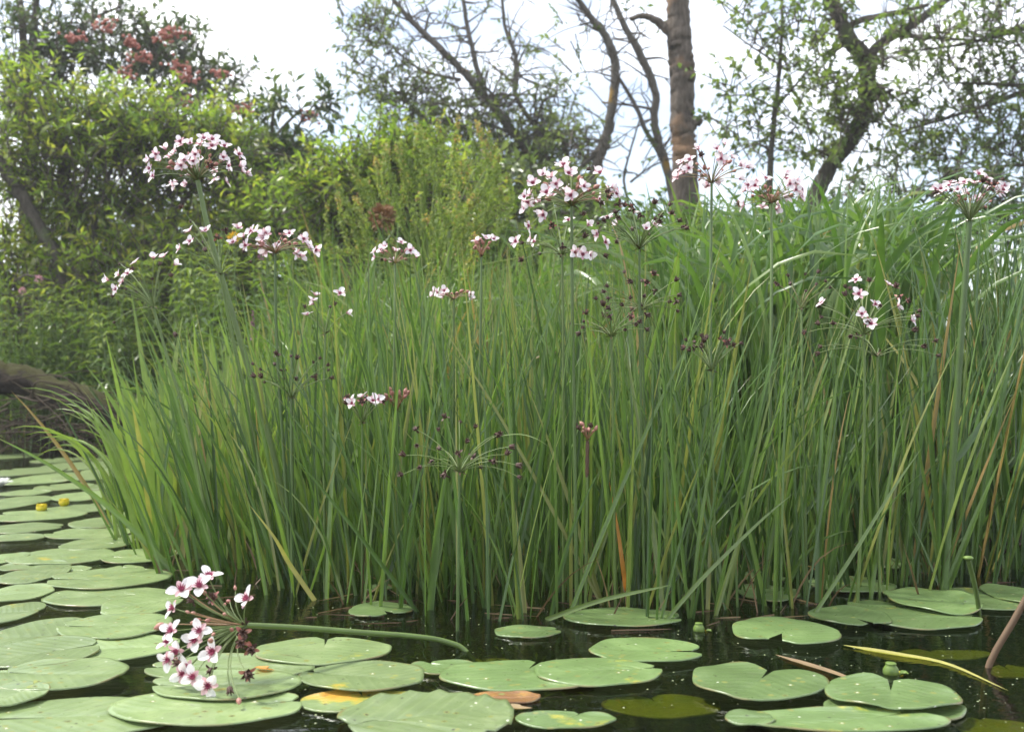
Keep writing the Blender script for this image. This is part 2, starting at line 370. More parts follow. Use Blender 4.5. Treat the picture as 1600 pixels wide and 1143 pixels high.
def pad_mat(name, c1, c2, damage, rough=0.36):
    """lily pad: waxy, pinnate veins as relief, pits, droppings and specks, decay patches by the pad's own object colour"""
    m, n, l, b, out = nodes_of(name)
    tcd = n.new('ShaderNodeTexCoord'); oi = n.new('ShaderNodeObjectInfo')
    of = n.new('ShaderNodeVectorMath'); of.operation = 'ADD'
    cb = n.new('ShaderNodeCombineXYZ'); mm = n.new('ShaderNodeMath'); mm.operation = 'MULTIPLY'; mm.inputs[1].default_value = 50
    l.new(oi.outputs['Random'], mm.inputs[0]); l.new(mm.outputs[0], cb.inputs[0]); l.new(tcd.outputs['Object'], of.inputs[0]); l.new(cb.outputs[0], of.inputs[1])
    t1 = n.new('ShaderNodeTexNoise'); t1.inputs['Scale'].default_value = 16; t1.inputs['Detail'].default_value = 5; l.new(of.outputs[0], t1.inputs['Vector'])
    r = ramp(n, [(0.25, tuple(c * .8 for c in c1)), (0.5, c1), (0.75, c2)]); l.new(t1.outputs['Fac'], r.inputs[0]); col = r.outputs[0]
    hs = n.new('ShaderNodeHueSaturation'); l.new(col, hs.inputs['Color'])
    mr = n.new('ShaderNodeMapRange'); mr.inputs[3].default_value = 0.8; mr.inputs[4].default_value = 1.2; l.new(oi.outputs['Random'], mr.inputs[0]); l.new(mr.outputs[0], hs.inputs['Value'])
    col = hs.outputs['Color']
    # decay: amount rides in the object's colour (red channel)
    sp = n.new('ShaderNodeSeparateColor'); l.new(oi.outputs['Color'], sp.inputs[0])
    t2 = n.new('ShaderNodeTexNoise'); t2.inputs['Scale'].default_value = 11; t2.inputs['Detail'].default_value = 6; t2.inputs['Roughness'].default_value = 0.6; l.new(of.outputs[0], t2.inputs['Vector'])
    a1 = n.new('ShaderNodeMath'); a1.operation = 'ADD'; l.new(t2.outputs['Fac'], a1.inputs[0]); l.new(sp.outputs[0], a1.inputs[1])
    rd = ramp(n, [(0.66, (0, 0, 0)), (0.72, (1, 1, 1))]); l.new(a1.outputs[0], rd.inputs[0])
    rc = ramp(n, [(0.68, (0.3, 0.33, 0.05)), (0.82, damage), (1.0, (0.2, 0.09, 0.03))]); l.new(a1.outputs[0], rc.inputs[0])
    x1 = n.new('ShaderNodeMix'); x1.data_type = 'RGBA'; l.new(rd.outputs[0], x1.inputs['Factor']); l.new(col, x1.inputs['A']); l.new(rc.outputs[0], x1.inputs['B']); col = x1.outputs['Result']
    vo = n.new('ShaderNodeTexVoronoi'); vo.inputs['Scale'].default_value = 75; l.new(of.outputs[0], vo.inputs['Vector'])
    sc_ = n.new('ShaderNodeSeparateColor'); l.new(vo.outputs['Color'], sc_.inputs[0])
    def spots(chan, lo, size, c, col):
        g = n.new('ShaderNodeMath'); g.operation = 'GREATER_THAN'; g.inputs[1].default_value = lo; l.new(sc_.outputs[chan], g.inputs[0])
        s = n.new('ShaderNodeMath'); s.operation = 'LESS_THAN'; s.inputs[1].default_value = size; l.new(vo.outputs['Distance'], s.inputs[0])
        mu = n.new('ShaderNodeMath'); mu.operation = 'MULTIPLY'; l.new(g.outputs[0], mu.inputs[0]); l.new(s.outputs[0], mu.inputs[1])
        x = n.new('ShaderNodeMix'); x.data_type = 'RGBA'; x.inputs['B'].default_value = (*c, 1); l.new(mu.outputs[0], x.inputs['Factor']); l.new(col, x.inputs['A'])
        return x.outputs['Result']
    col = spots(2, 0.94, 0.34, (0.2, 0.22, 0.06), col)
    col = spots(0, 0.84, 0.17, (0.04, 0.04, 0.02), col)
    col = spots(1, 0.9, 0.15, (0.6, 0.64, 0.5), col)
    vn = n.new('ShaderNodeAttribute'); vn.attribute_name = 'tint'
    vs_ = n.new('ShaderNodeMath'); vs_.operation = 'SINE'; l.new(vn.outputs['Fac'], vs_.inputs[0])
    vr = ramp(n, [(0.8, (0, 0, 0)), (1.0, (0.16, 0.16, 0.16))]); l.new(vs_.outputs[0], vr.inputs[0])
    xv = n.new('ShaderNodeMix'); xv.data_type = 'RGBA'; xv.inputs['B'].default_value = (c2[0] * 1.35, c2[1] * 1.3, c2[2] * 1.3, 1); l.new(vr.outputs[0], xv.inputs['Factor']); l.new(col, xv.inputs['A']); col = xv.outputs['Result']
    ra = n.new('ShaderNodeAttribute'); ra.attribute_name = 'along'                 # browned rim here and there
    rn = n.new('ShaderNodeMath'); rn.operation = 'MULTIPLY_ADD'; rn.inputs[1].default_value = 0.16; l.new(t2.outputs['Fac'], rn.inputs[0]); l.new(ra.outputs['Fac'], rn.inputs[2])
    rm = ramp(n, [(0.0, (0, 0, 0)), (1.0, (1, 1, 1))]); mrr = n.new('ShaderNodeMapRange'); mrr.inputs[1].default_value = 1.08; mrr.inputs[2].default_value = 1.12; l.new(rn.outputs[0], mrr.inputs[0])
    xr = n.new('ShaderNodeMix'); xr.data_type = 'RGBA'; xr.inputs['B'].default_value = (0.2, 0.17, 0.06, 1); l.new(mrr.outputs[0], xr.inputs['Factor']); l.new(col, xr.inputs['A']); col = xr.outputs['Result']
    t3 = n.new('ShaderNodeTexNoise'); t3.inputs['Scale'].default_value = 60; t3.inputs['Detail'].default_value = 6; t3.inputs['Roughness'].default_value = .7; l.new(of.outputs[0], t3.inputs['Vector'])
    g3 = ramp(n, [(0.57, (0, 0, 0)), (0.7, (0.6, 0.6, 0.6))]); l.new(t3.outputs['Fac'], g3.inputs[0])                    # grime
    xg = n.new('ShaderNodeMix'); xg.data_type = 'RGBA'; xg.inputs['B'].default_value = (0.09, 0.1, 0.045, 1); l.new(g3.outputs[0], xg.inputs['Factor']); l.new(col, xg.inputs['A']); col = xg.outputs['Result']
    l.new(col, b.inputs['Base Color'])
    rv = n.new('ShaderNodeMapRange'); rv.inputs[3].default_value = rough - .12; rv.inputs[4].default_value = rough + .14; l.new(t3.outputs['Fac'], rv.inputs[0]); l.new(rv.outputs[0], b.inputs['Roughness'])
    b.inputs['Specular IOR Level'].default_value = 0.7
    at = n.new('ShaderNodeAttribute'); at.attribute_name = 'tint'          # vein coordinate
    sn = n.new('ShaderNodeMath'); sn.operation = 'SINE'; l.new(at.outputs['Fac'], sn.inputs[0])
    pw = n.new('ShaderNodeMath'); pw.operation = 'MULTIPLY_ADD'; pw.inputs[1].default_value = 0.12; l.new(sn.outputs[0], pw.inputs[0]); l.new(t1.outputs['Fac'], pw.inputs[2])
    bp = n.new('ShaderNodeBump'); bp.inputs['Strength'].default_value = 0.22; bp.inputs['Distance'].default_value = 0.004
    l.new(pw.outputs[0], bp.inputs['Height']); l.new(bp.outputs[0], b.inputs['Normal'])
    tr = n.new('ShaderNodeBsdfTranslucent'); l.new(col, tr.inputs['Color'])
    ms = n.new('ShaderNodeMixShader'); ms.inputs[0].default_value = 0.12; l.new(b.outputs[0], ms.inputs[1]); l.new(tr.outputs[0], ms.inputs[2]); l.new(ms.outputs[0], out.inputs[0])
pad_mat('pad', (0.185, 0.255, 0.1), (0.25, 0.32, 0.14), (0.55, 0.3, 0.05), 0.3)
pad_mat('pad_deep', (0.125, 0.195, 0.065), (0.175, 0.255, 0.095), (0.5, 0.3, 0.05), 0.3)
pad_mat('pad_yellow', (0.3, 0.36, 0.03), (0.22, 0.33, 0.03), (0.5, 0.4, 0.05), 0.3)

# ground colour: damp soil with litter
m, n, l, b, out = nodes_of('soil')
tx = n.new('ShaderNodeTexNoise'); tx.inputs['Scale'].default_value = 9; tx.inputs['Detail'].default_value = 8
ge = n.new('ShaderNodeNewGeometry'); l.new(ge.outputs['Position'], tx.inputs['Vector'])
r = ramp(n, [(0.3, (0.012, 0.009, 0.006)), (0.55, (0.03, 0.024, 0.013)), (0.75, (0.035, 0.045, 0.015))]); l.new(tx.outputs['Fac'], r.inputs[0])
l.new(r.outputs[0], b.inputs['Base Color']); b.inputs['Roughness'].default_value = 0.95; b.inputs['Specular IOR Level'].default_value = 0.1
bp = n.new('ShaderNodeBump'); bp.inputs['Distance'].default_value = 0.05; l.new(tx.outputs['Fac'], bp.inputs['Height']); l.new(bp.outputs[0], b.inputs['Normal'])

# ------------------------------------------------------------------ ground and water
def axis(lo, hi, fine_lo, fine_hi, step):
    a = np.arange(fine_lo, fine_hi + 1e-6, step); out = list(a); s = step
    x = fine_hi
    while x < hi: s *= 1.5; x += s; out.append(x)
    x = fine_lo; s = step
    while x > lo: s *= 1.5; x -= s; out.insert(0, x)
    return np.array(out)
gx, gy = axis(-900, 900, -7, 7, 0.14), axis(-900, 1500, 0, 12, 0.14)
X, Y = np.meshgrid(gx, gy)
Z = ground_z(X, Y) + 0.03 * rng.standard_normal(X.shape) * (np.abs(X) < 8)
nxg, nyg = len(gx), len(gy)
i, j = np.meshgrid(np.arange(nyg - 1), np.arange(nxg - 1), indexing='ij'); a = (i * nxg + j).ravel()
mb = MB(); mb.add(np.stack([X, Y, Z], -1).reshape(-1, 3), np.stack([a, a + 1, a + 1 + nxg, a + nxg], -1))
tag(mb.build('ground', MAT['soil']), 'dark damp earth bank under the plants and the pond bed', 'ground', kind='structure')
wxs, wys = np.linspace(-60, 60, 13), np.linspace(-60, 9.5, 9)
X, Y = np.meshgrid(wxs, wys); nx_ = len(wxs)
i, j = np.meshgrid(np.arange(len(wys) - 1), np.arange(nx_ - 1), indexing='ij'); a = (i * nx_ + j).ravel()
mb = MB(); mb.add(np.stack([X, Y, 0 * X], -1).reshape(-1, 3), np.stack([a, a + 1, a + 1 + nx_, a + nx_], -1))
tag(mb.build('water', MAT['water']), 'dark still pond water mirroring the rushes', 'water', kind='structure')

# ------------------------------------------------------------------ lily pads
def pad_mesh(hx, hy, notch, ripple=0.0, gap=None, wave=0.001, tilt=(0, 0)):
    """oval pad with a cleft pointing to angle notch; half-sizes hx, hy in metres"""
    n = 52; g = gap if gap is not None else rng.uniform(0.012, 0.04)
    ph = np.linspace(g, 2 * math.pi - g, n)
    e = np.minimum(ph - g, 2 * math.pi - g - ph)
    r = 1 - (0.26 if gap else 0.12) * np.exp(-(e / (0.22 if gap else 0.08)) ** 2)
    k1, k2 = rng.uniform(0, 6.28, 2)
    r = r * (1 + 0.025 * np.sin(3 * ph + k1) + 0.015 * np.sin(7 * ph + k2))
    for _ in range(rng.integers(0, 3)):                       # bites and tears
        c = rng.uniform(0.5, 5.8); r = r - rng.uniform(0.02, 0.06) * np.exp(-((ph - c) / rng.uniform(0.05, 0.12)) ** 2)
    edge = np.stack([r * np.cos(ph), r * np.sin(ph)], -1)
    apex = np.array([rng.uniform(0.12, 0.3) if gap else rng.uniform(.3, .75), 0])
    ss = np.array([0.0, 0.22, 0.45, 0.68, 0.86, 0.96, 1.0, 1.0])
    uv = apex + (edge - apex)[None] * ss[:, None, None]
    vein = 30 * (-(uv[..., 0]) - 0.75 * np.abs(uv[..., 1])) + 0.0
    rr = np.linalg.norm(uv, axis=-1)
    z = wave * np.sin(2 * ph + k2)[None] * rr ** 2 + wave * 0.8 * np.sin(5 * ph + k1)[None] * rr ** 4
    z = z + 0.002 * rr ** 6 * (1 if rng.random() < 0.7 else -0.2)                 # rim turned up a little
    z = z + ripple * np.sin(vein * 0.55) * np.clip(rr, 0, 1) ** 1.5
    z = z + wave * 1.4 * np.exp(-(uv[..., 1] / 0.1) ** 2) * -0.8                       # midrib trough
    z[-1] -= 0.0022
    ca, sa = math.cos(notch), math.sin(notch)
    # turn in the unit disc, then stretch to the pad's own size
    x = uv[..., 0] * ca - uv[..., 1] * sa; y = uv[..., 0] * sa + uv[..., 1] * ca
    z = z + tilt[0] * x + tilt[1] * y
    V = np.stack([x * hx, y * hy, z], -1).reshape(-1, 3)
    m_ = len(ss); i, j = np.meshgrid(np.arange(m_ - 1), np.arange(n - 1), indexing='ij'); a = (i * n + j).ravel()
    mb = MB(); mb.add(V, np.stack([a, a + n, a + n + 1, a + 1], -1), vein.ravel(), rr.ravel())
    return mb

PADG = 'floating lily pads'
def pad(cx, cy, w, h, notch, label, mat='pad', decay=0.0, z=0.006, ripple=0.0, gap=None, group=PADG, wave=0.001, tilt=(0, 0), name='lily_pad'):
    if cx < 260: w *= 1.15; h *= 1.2
    d0, d1 = WD(cy + h / 2), WD(cy - h / 2)
    d = (d0 + d1) / 2
    x = (cx - 800) / F * d
    me = pad_mesh(w / 2 / F * d, (d1 - d0) / 2, math.radians(notch), ripple, gap, wave, tilt)
    o = me.build(name, MAT[mat], origin=(0, 0, 0)); o.location = (x, d, z)
    o.color = (decay if decay else rng.uniform(-.05, .06), 0, 0, 1)
    return tag(o, label, 'lily pad', group)

reseed(11)
# near water, left to right (notch: 0 = to the right, 90 = away, -90 = towards the viewer)
pad(670, 1131, 276, 80, 200, 'largest pale lily pad, ribbed and cut by the lower edge of the picture', z=0.010, ripple=0.003)
pad(568, 1069, 196, 46, 160, 'smooth oval lily pad just behind the largest ribbed pad', z=0.012)
pad(572, 1101, 214, 36, 100, 'decaying lily pad with orange and yellow edge under a smooth oval pad', 'pad', 0.2, 0.004)
pad(505, 1023, 212, 42, 95, 'lily pad under the green lying flower stem, with a yellow fleck', z=0.007)
pad(362, 1048, 262, 42, 178, 'lily pad directly under the drooping pink flowers, carrying a yellow leaf scrap', z=0.005)
pad(356, 1082, 232, 48, 185, 'lily pad below the lowest bud of the drooping umbel', z=0.012)
pad(322, 1114, 300, 58, 20, 'wide lily pad along the lower edge below the drooping umbel', z=0.008)
pad(128, 1124, 270, 56, 190, 'wide lily pad in the lower corner with small dark pits', z=0.004)
pad(20, 1098, 84, 34, 80, 'small lily pad in the lower corner overlapping the wide pitted pad', z=0.012)
pad(96, 1065, 174, 44, 175, 'single oval lily pad with a pale raised rim, surrounded by dark water', z=0.012, wave=0.0016)
pad(-6, 1072, 62, 30, 0, 'lily pad cut by the picture edge beside the pale rimmed oval pad', z=0.007)
pad(66, 1029, 148, 42, 35, 'lily pad overlapping a torn pad, just above the pale rimmed oval pad', z=0.010)
pad(52, 1000, 126, 50, 10, 'torn lily pad with a wavy cleft beneath two neighbours', z=0.005)
pad(182, 987, 148, 34, 185, 'oval lily pad left of the drooping flowers, above a longer one', z=0.011)
pad(204, 1017, 126, 34, 10, 'dotted lily pad touching the drooping flowers from the side', z=0.006)
pad(20, 961, 66, 30, 10, 'round-ended lily pad cut by the picture edge, below another cut one', z=0.006)
pad(28, 932, 86, 24, 200, 'flat lily pad cut by the picture edge next to open dark water', z=0.007)
pad(222, 951, 100, 32, 30, 'lily pad behind the top flower of the drooping umbel', z=0.010)
pad(172, 910, 162, 27, 185, 'long lily pad at the foot of the leaning rush stems', z=0.009)
pad(166, 934, 168, 26, 20, 'lily pad with a ragged edge below the long pad by the rush stems', z=0.005)
pad(98, 873, 138, 22, 170, 'broad pale lily pad across the middle of the crowded drift', z=0.008)
pad(219, 872, 98, 20, 190, 'lily pad half hidden behind the leaning rush stems', z=0.007)
pad(55, 903, 78, 24, 60, 'lily pad with a rough crinkled upper edge in the drift', z=0.010)
pad(52, 888, 96, 14, 120, 'crinkled lily pad scrap lying behind the rough edged one', z=0.006, wave=0.0020)
pad(112, 893, 50, 10, 0, 'small lily pad tongue beside the crinkled scrap', z=0.005)
pad(12, 905, 40, 12, 0, 'short lily pad at the picture edge behind the rough edged one', z=0.004)
pad(12, 875, 44, 16, 0, 'lily pad end at the picture edge beside the broad pale pad', z=0.005)
pad(150, 854, 92, 16, 10, 'lily pad just behind the broad pale pad, nearer the rushes', z=0.009)
pad(140, 836, 112, 16, 180, 'long flat lily pad in the third row from the yellow buds', z=0.006)
pad(40, 828, 92, 14, 20, 'lily pad below the yellow buds, close to the picture edge', z=0.008)
pad(28, 842, 74, 10, 20, 'narrow lily pad below the yellow buds, nearest to the picture edge', z=0.004)
pad(166, 820, 90, 15, 0, 'lily pad with a yellow spot close to the rush stand', z=0.008, decay=0.06)
pad(60, 809, 122, 15, 170, 'lily pad lying right in front of the yellow bud', z=0.008)
pad(118, 797, 90, 12, 10, 'lily pad right in front of the farther yellow bud', z=0.006)
pad(20, 789, 78, 20, 0, 'lily pad beside the nearer yellow bud with a lifted edge', z=0.009)
pad(135, 777, 76, 14, 0, 'lily pad behind the farther yellow bud', z=0.007)
pad(62, 752, 88, 13, 20, 'lily pad beside the white water lily', z=0.006)
pad(45, 739, 84, 12, 160, 'lily pad behind the white water lily', z=0.008)
pad(130, 729, 104, 13, 20, 'far wide lily pad in front of the dark bank', z=0.006)
pad(142, 746, 84, 12, 0, 'far lily pad at the edge of the pale broad leaves', z=0.009)
pad(24, 714, 60, 7, 0, 'farthest lily pad, a thin strip below the tangle of twigs', z=0.006)
for (x, y, w, h) in ((100, 762, 70, 10), (40, 771, 60, 9), (176, 760, 56, 10), (84, 744, 60, 9), (170, 735, 60, 9), (90, 720, 60, 7), (160, 716, 70, 7), (176, 790, 60, 11), (196, 842, 60, 12), (205, 806, 50, 11), (10, 812, 50, 10), (10, 756, 44, 10), (190, 892, 60, 12)):
    pad(x, y, w, h, rng.uniform(0, 360), 'small far lily pad filling a gap in the crowded drift by the bank', z=rng.uniform(0.003, 0.005), group='small far pads of the drift')
# middle and right
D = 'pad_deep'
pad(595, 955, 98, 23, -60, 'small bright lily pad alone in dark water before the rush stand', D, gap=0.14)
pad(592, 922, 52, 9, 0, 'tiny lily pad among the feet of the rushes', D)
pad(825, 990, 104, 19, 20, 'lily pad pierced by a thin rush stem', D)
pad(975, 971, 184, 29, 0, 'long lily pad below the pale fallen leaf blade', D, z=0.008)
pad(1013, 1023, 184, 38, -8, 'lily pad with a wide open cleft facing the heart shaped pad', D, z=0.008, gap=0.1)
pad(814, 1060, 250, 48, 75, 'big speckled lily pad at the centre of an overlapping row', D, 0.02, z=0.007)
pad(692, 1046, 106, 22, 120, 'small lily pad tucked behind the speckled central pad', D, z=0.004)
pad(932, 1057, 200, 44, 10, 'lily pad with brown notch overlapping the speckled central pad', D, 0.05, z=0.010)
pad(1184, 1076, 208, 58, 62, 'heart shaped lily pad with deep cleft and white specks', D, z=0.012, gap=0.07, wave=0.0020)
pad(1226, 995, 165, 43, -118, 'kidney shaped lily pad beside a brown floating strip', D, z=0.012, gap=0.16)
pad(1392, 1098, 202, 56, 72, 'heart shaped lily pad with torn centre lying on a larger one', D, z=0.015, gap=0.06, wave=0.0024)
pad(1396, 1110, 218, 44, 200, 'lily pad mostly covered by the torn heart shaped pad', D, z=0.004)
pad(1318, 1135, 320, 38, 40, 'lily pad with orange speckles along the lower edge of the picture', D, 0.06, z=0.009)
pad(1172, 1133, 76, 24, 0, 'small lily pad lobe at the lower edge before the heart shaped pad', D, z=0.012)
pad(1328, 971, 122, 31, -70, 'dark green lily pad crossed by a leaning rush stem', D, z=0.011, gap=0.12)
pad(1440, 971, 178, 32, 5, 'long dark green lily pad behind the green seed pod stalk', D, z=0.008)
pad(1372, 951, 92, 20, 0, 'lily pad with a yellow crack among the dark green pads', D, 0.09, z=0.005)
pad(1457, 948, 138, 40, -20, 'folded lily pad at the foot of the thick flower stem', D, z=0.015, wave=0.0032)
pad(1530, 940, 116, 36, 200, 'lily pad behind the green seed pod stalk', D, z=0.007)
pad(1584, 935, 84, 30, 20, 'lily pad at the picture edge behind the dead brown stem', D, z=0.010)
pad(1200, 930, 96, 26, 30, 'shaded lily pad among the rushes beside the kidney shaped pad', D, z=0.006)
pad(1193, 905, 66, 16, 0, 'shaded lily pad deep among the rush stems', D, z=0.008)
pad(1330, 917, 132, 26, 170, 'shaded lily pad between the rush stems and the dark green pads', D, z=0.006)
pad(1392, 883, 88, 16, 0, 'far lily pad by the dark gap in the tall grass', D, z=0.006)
pad(884, 1131, 158, 27, 70, 'broken lily pad with a brown edge at the lower edge of the picture', D, 0.1, z=0.006)
pad(790, 1092, 110, 18, 0, 'brown curling lily pad remnant behind the largest ribbed pad', 'pad', 0.5, 0.003, name='dying_lily_pad')
pad(1036, 1088, 186, 34, 100, 'sunken yellow green lily pad beside the heart shaped pad', 'pad_yellow', z=-0.014, name='sunken_lily_pad')
pad(1566, 1126, 136, 38, 100, 'sunken yellow green lily pad in the lower corner', 'pad_yellow', z=-0.012, name='sunken_lily_pad')
pad(1592, 1036, 90, 20, 100, 'sunken yellow green lily pad under the dead brown stem', 'pad_yellow', z=-0.016, name='sunken_lily_pad')
pad(1474, 996, 150, 14, 100, 'dim drowned lily pad beneath the green seed pod stalk', 'pad_yellow', 0.0, -0.03, name='sunken_lily_pad')
pad(760, 1012, 90, 20, 100, 'dim drowned lily pad where the lying stem enters the water', 'pad_yellow', 0.0, -0.03, name='sunken_lily_pad')

# ------------------------------------------------------------------ flowering rush
def petal_np(L, w, ang, cup=0.25, nu=5, nv=5, wide=0.62):
    """one petal: grows from the axis (z) and opens by ang"""
    t = np.linspace(0, 1, nu); s = np.linspace(-1, 1, nv)
    a = ang * (0.75 + 0.35 * t)
    dr = np.concatenate([[0], np.cumsum(np.sin((a[1:] + a[:-1]) / 2) * L / (nu - 1))])
    dz = np.concatenate([[0], np.cumsum(np.cos((a[1:] + a[:-1]) / 2) * L / (nu - 1))])
    prof = np.sin(np.pi * np.clip(t * 0.86 + 0.08, 0, 1) ** (1 / wide * 0.8)) * w / 2
    prof[-1] = w * 0.13
    x = dr[:, None] - (cup * np.abs(s) ** 2)[None] * prof[:, None] * np.cos(a)[:, None]
    z = dz[:, None] + (cup * np.abs(s) ** 2)[None] * prof[:, None] * np.sin(a)[:, None] * 1.2
    y = prof[:, None] * s[None]
    V = np.stack([x, y, z], -1).reshape(-1, 3)
    i, j = np.meshgrid(np.arange(nu - 1), np.arange(nv - 1), indexing='ij'); q = (i * nv + j).ravel()
    return V, np.stack([q, q + 1, q + 1 + nv, q + nv], -1), np.repeat(t, nv)

def rotz(V, a):
    c, s = math.cos(a), math.sin(a); R = np.array([[c, -s, 0], [s, c, 0], [0, 0, 1]]); return V @ R.T

def heart(mb, mi, sc=1.0, dry=False):
    for k in range(6):                       # carpels
        a = k * math.pi / 3; c, s = math.cos(a) * 0.0022 * sc, math.sin(a) * 0.0022 * sc
        tube(mb, [[c * .6, s * .6, 0], [c, s, 0.003 * sc], [c * 1.3, s * 1.3, 0.006 * sc], [c * (2.4 if dry else 1.8), s * (2.4 if dry else 1.8), 0.009 * sc]], np.array([0.0018, 0.0021, 0.0015, 0.0003]) * sc, 5, mi=mi, cap=False)
    if not dry:
        for k in range(9):                   # stamens with dark anthers
            a = k * 2 * math.pi / 9 + 0.2; r = 0.005 * sc
            p = np.array([math.cos(a) * r, math.sin(a) * r, 0.007 * sc])
            tube(mb, [p * 0.3, p, p * 1.35], np.array([0.0004, 0.0008, 0.0003]) * sc, 4, mi=mi, cap=False)

FM = {}
FMATS = [MAT['petal'], MAT['sepal'], MAT['flower_heart'], MAT['bud'], MAT['seed_head']]
reseed(5)
for v in range(5):
    mb = MB(); op = [1.25, 1.05, 1.4, 0.75, 1.15][v]
    for k in range(3):
        V, f, t = petal_np(0.0165 * rng.uniform(.92, 1.08), 0.0115 * rng.uniform(.85, 1.1), op + rng.normal(0, .12)); mb.add(rotz(V, k * 2.094 + rng.normal(0, .08)), f, rng.uniform(0.2, 1), t, 0)
        V, f, t = petal_np(0.0125, 0.0065, op + 0.1 + rng.normal(0, .1)); mb.add(rotz(V, k * 2.094 + 1.047) - [0, 0, .0007], f, rng.uniform(0, 1), t, 1)
    heart(mb, 2, .6); FM['flower', v] = mb.mesh('flower', FMATS)
for v in range(3):
    mb = MB(); Lb = [0.011, 0.013, 0.009][v]
    lathe(mb, np.array([[0.0002, 0], [0.2, 0.12], [0.31, 0.35], [0.28, 0.6], [0.15, 0.85], [0.02, 1]]) * Lb, seg=9, tint=0.2 + 0.3 * v, mi=3); FM['bud', v] = mb.mesh('bud', FMATS)
for v in range(3):
    mb = MB(); heart(mb, 4, 0.8 + 0.16 * v, True)
    if v == 1:
        for k in range(3):
            V, f, t = petal_np(0.009, 0.005, 1.9); mb.add(rotz(V, k * 2.094), f, 0.0, t, 4)
    FM['seed_head', v] = mb.mesh('seed_head', FMATS)
for v in range(2):                            # faded flower: sepals around a dark heart
    mb = MB(); heart(mb, 4, 1.1, True)
    for k in range(6):
        V, f, t = petal_np(0.011 if k % 2 else 0.009, 0.005, 1.35 + rng.normal(0, .25)); mb.add(rotz(V, k * 1.047), f, rng.uniform(0, .7), t, 3 if k % 2 else 4)
    FM['faded_flower', v] = mb.mesh('faded_flower', FMATS)
V, f, t = petal_np(0.0185, 0.0118, 1.25, nu=7, nv=7); mb = MB(); mb.add(V, f, 0.8, t, 0); FM['petal', 0] = mb.mesh('petal', FMATS)
V, f, t = petal_np(0.013, 0.0072, 1.35, nu=6, nv=5); mb = MB(); mb.add(V - [0, 0, .0007], f, 0.4, t, 1); FM['sepal', 0] = mb.mesh('sepal', FMATS)
mb = MB(); heart(mb, 2, .8); FM['core', 0] = mb.mesh('flower', FMATS)

def put(kind, root, pos, dirv, sc=1.0, detail=False):
    q = Vector(dirv).to_track_quat('Z', 'Y')
    spin = Vector((0, 0, 1)); from_ = random.uniform(0, 6.28)
    q = q @ __import__('mathutils').Quaternion((0, 0, 1), from_)
    loc = np.asarray(pos) - np.asarray(root.location)
    if kind == 'flower' and detail:
        o = obj('flower', FM['core', 0], root, loc, q)
        for k in range(3):
            for nm, off in (('petal', 0), ('sepal', 1.047)):
                c = obj(nm, FM[nm, 0], o); c.rotation_euler = (random.gauss(0, .12), random.gauss(0, .16), k * 2.094 + off + random.gauss(0, .07))
    else:
        n = {'flower': 5, 'bud': 3, 'seed_head': 3, 'faded_flower': 2}[kind]
        o = obj(kind, FM[kind, random.randrange(n)], root, loc, q)
    o.scale = (sc,) * 3
    return o

def pedicel(root, hub, end, axis, col=0.4, r=0.00085, droop=0.0):
    hub, end = np.asarray(hub), np.asarray(end); L = np.linalg.norm(end - hub)
    c = hub + nrm(nrm(end - hub) * 0.75 + np.asarray(axis) * 0.35) * L * 0.5 + np.array([0, 0, droop * L])
    t = np.linspace(0, 1, 6)[:, None]
    pts = hub * (1 - t) ** 2 + 2 * c * t * (1 - t) + end * t * t
    mb = MB(); tube(mb, pts, np.linspace(r * 1.1, r, 6), 4, tint=col, cap=False); mb.build('pedicel', MAT['pedicel'], root)
    return nrm(pts[-1] - pts[-2])

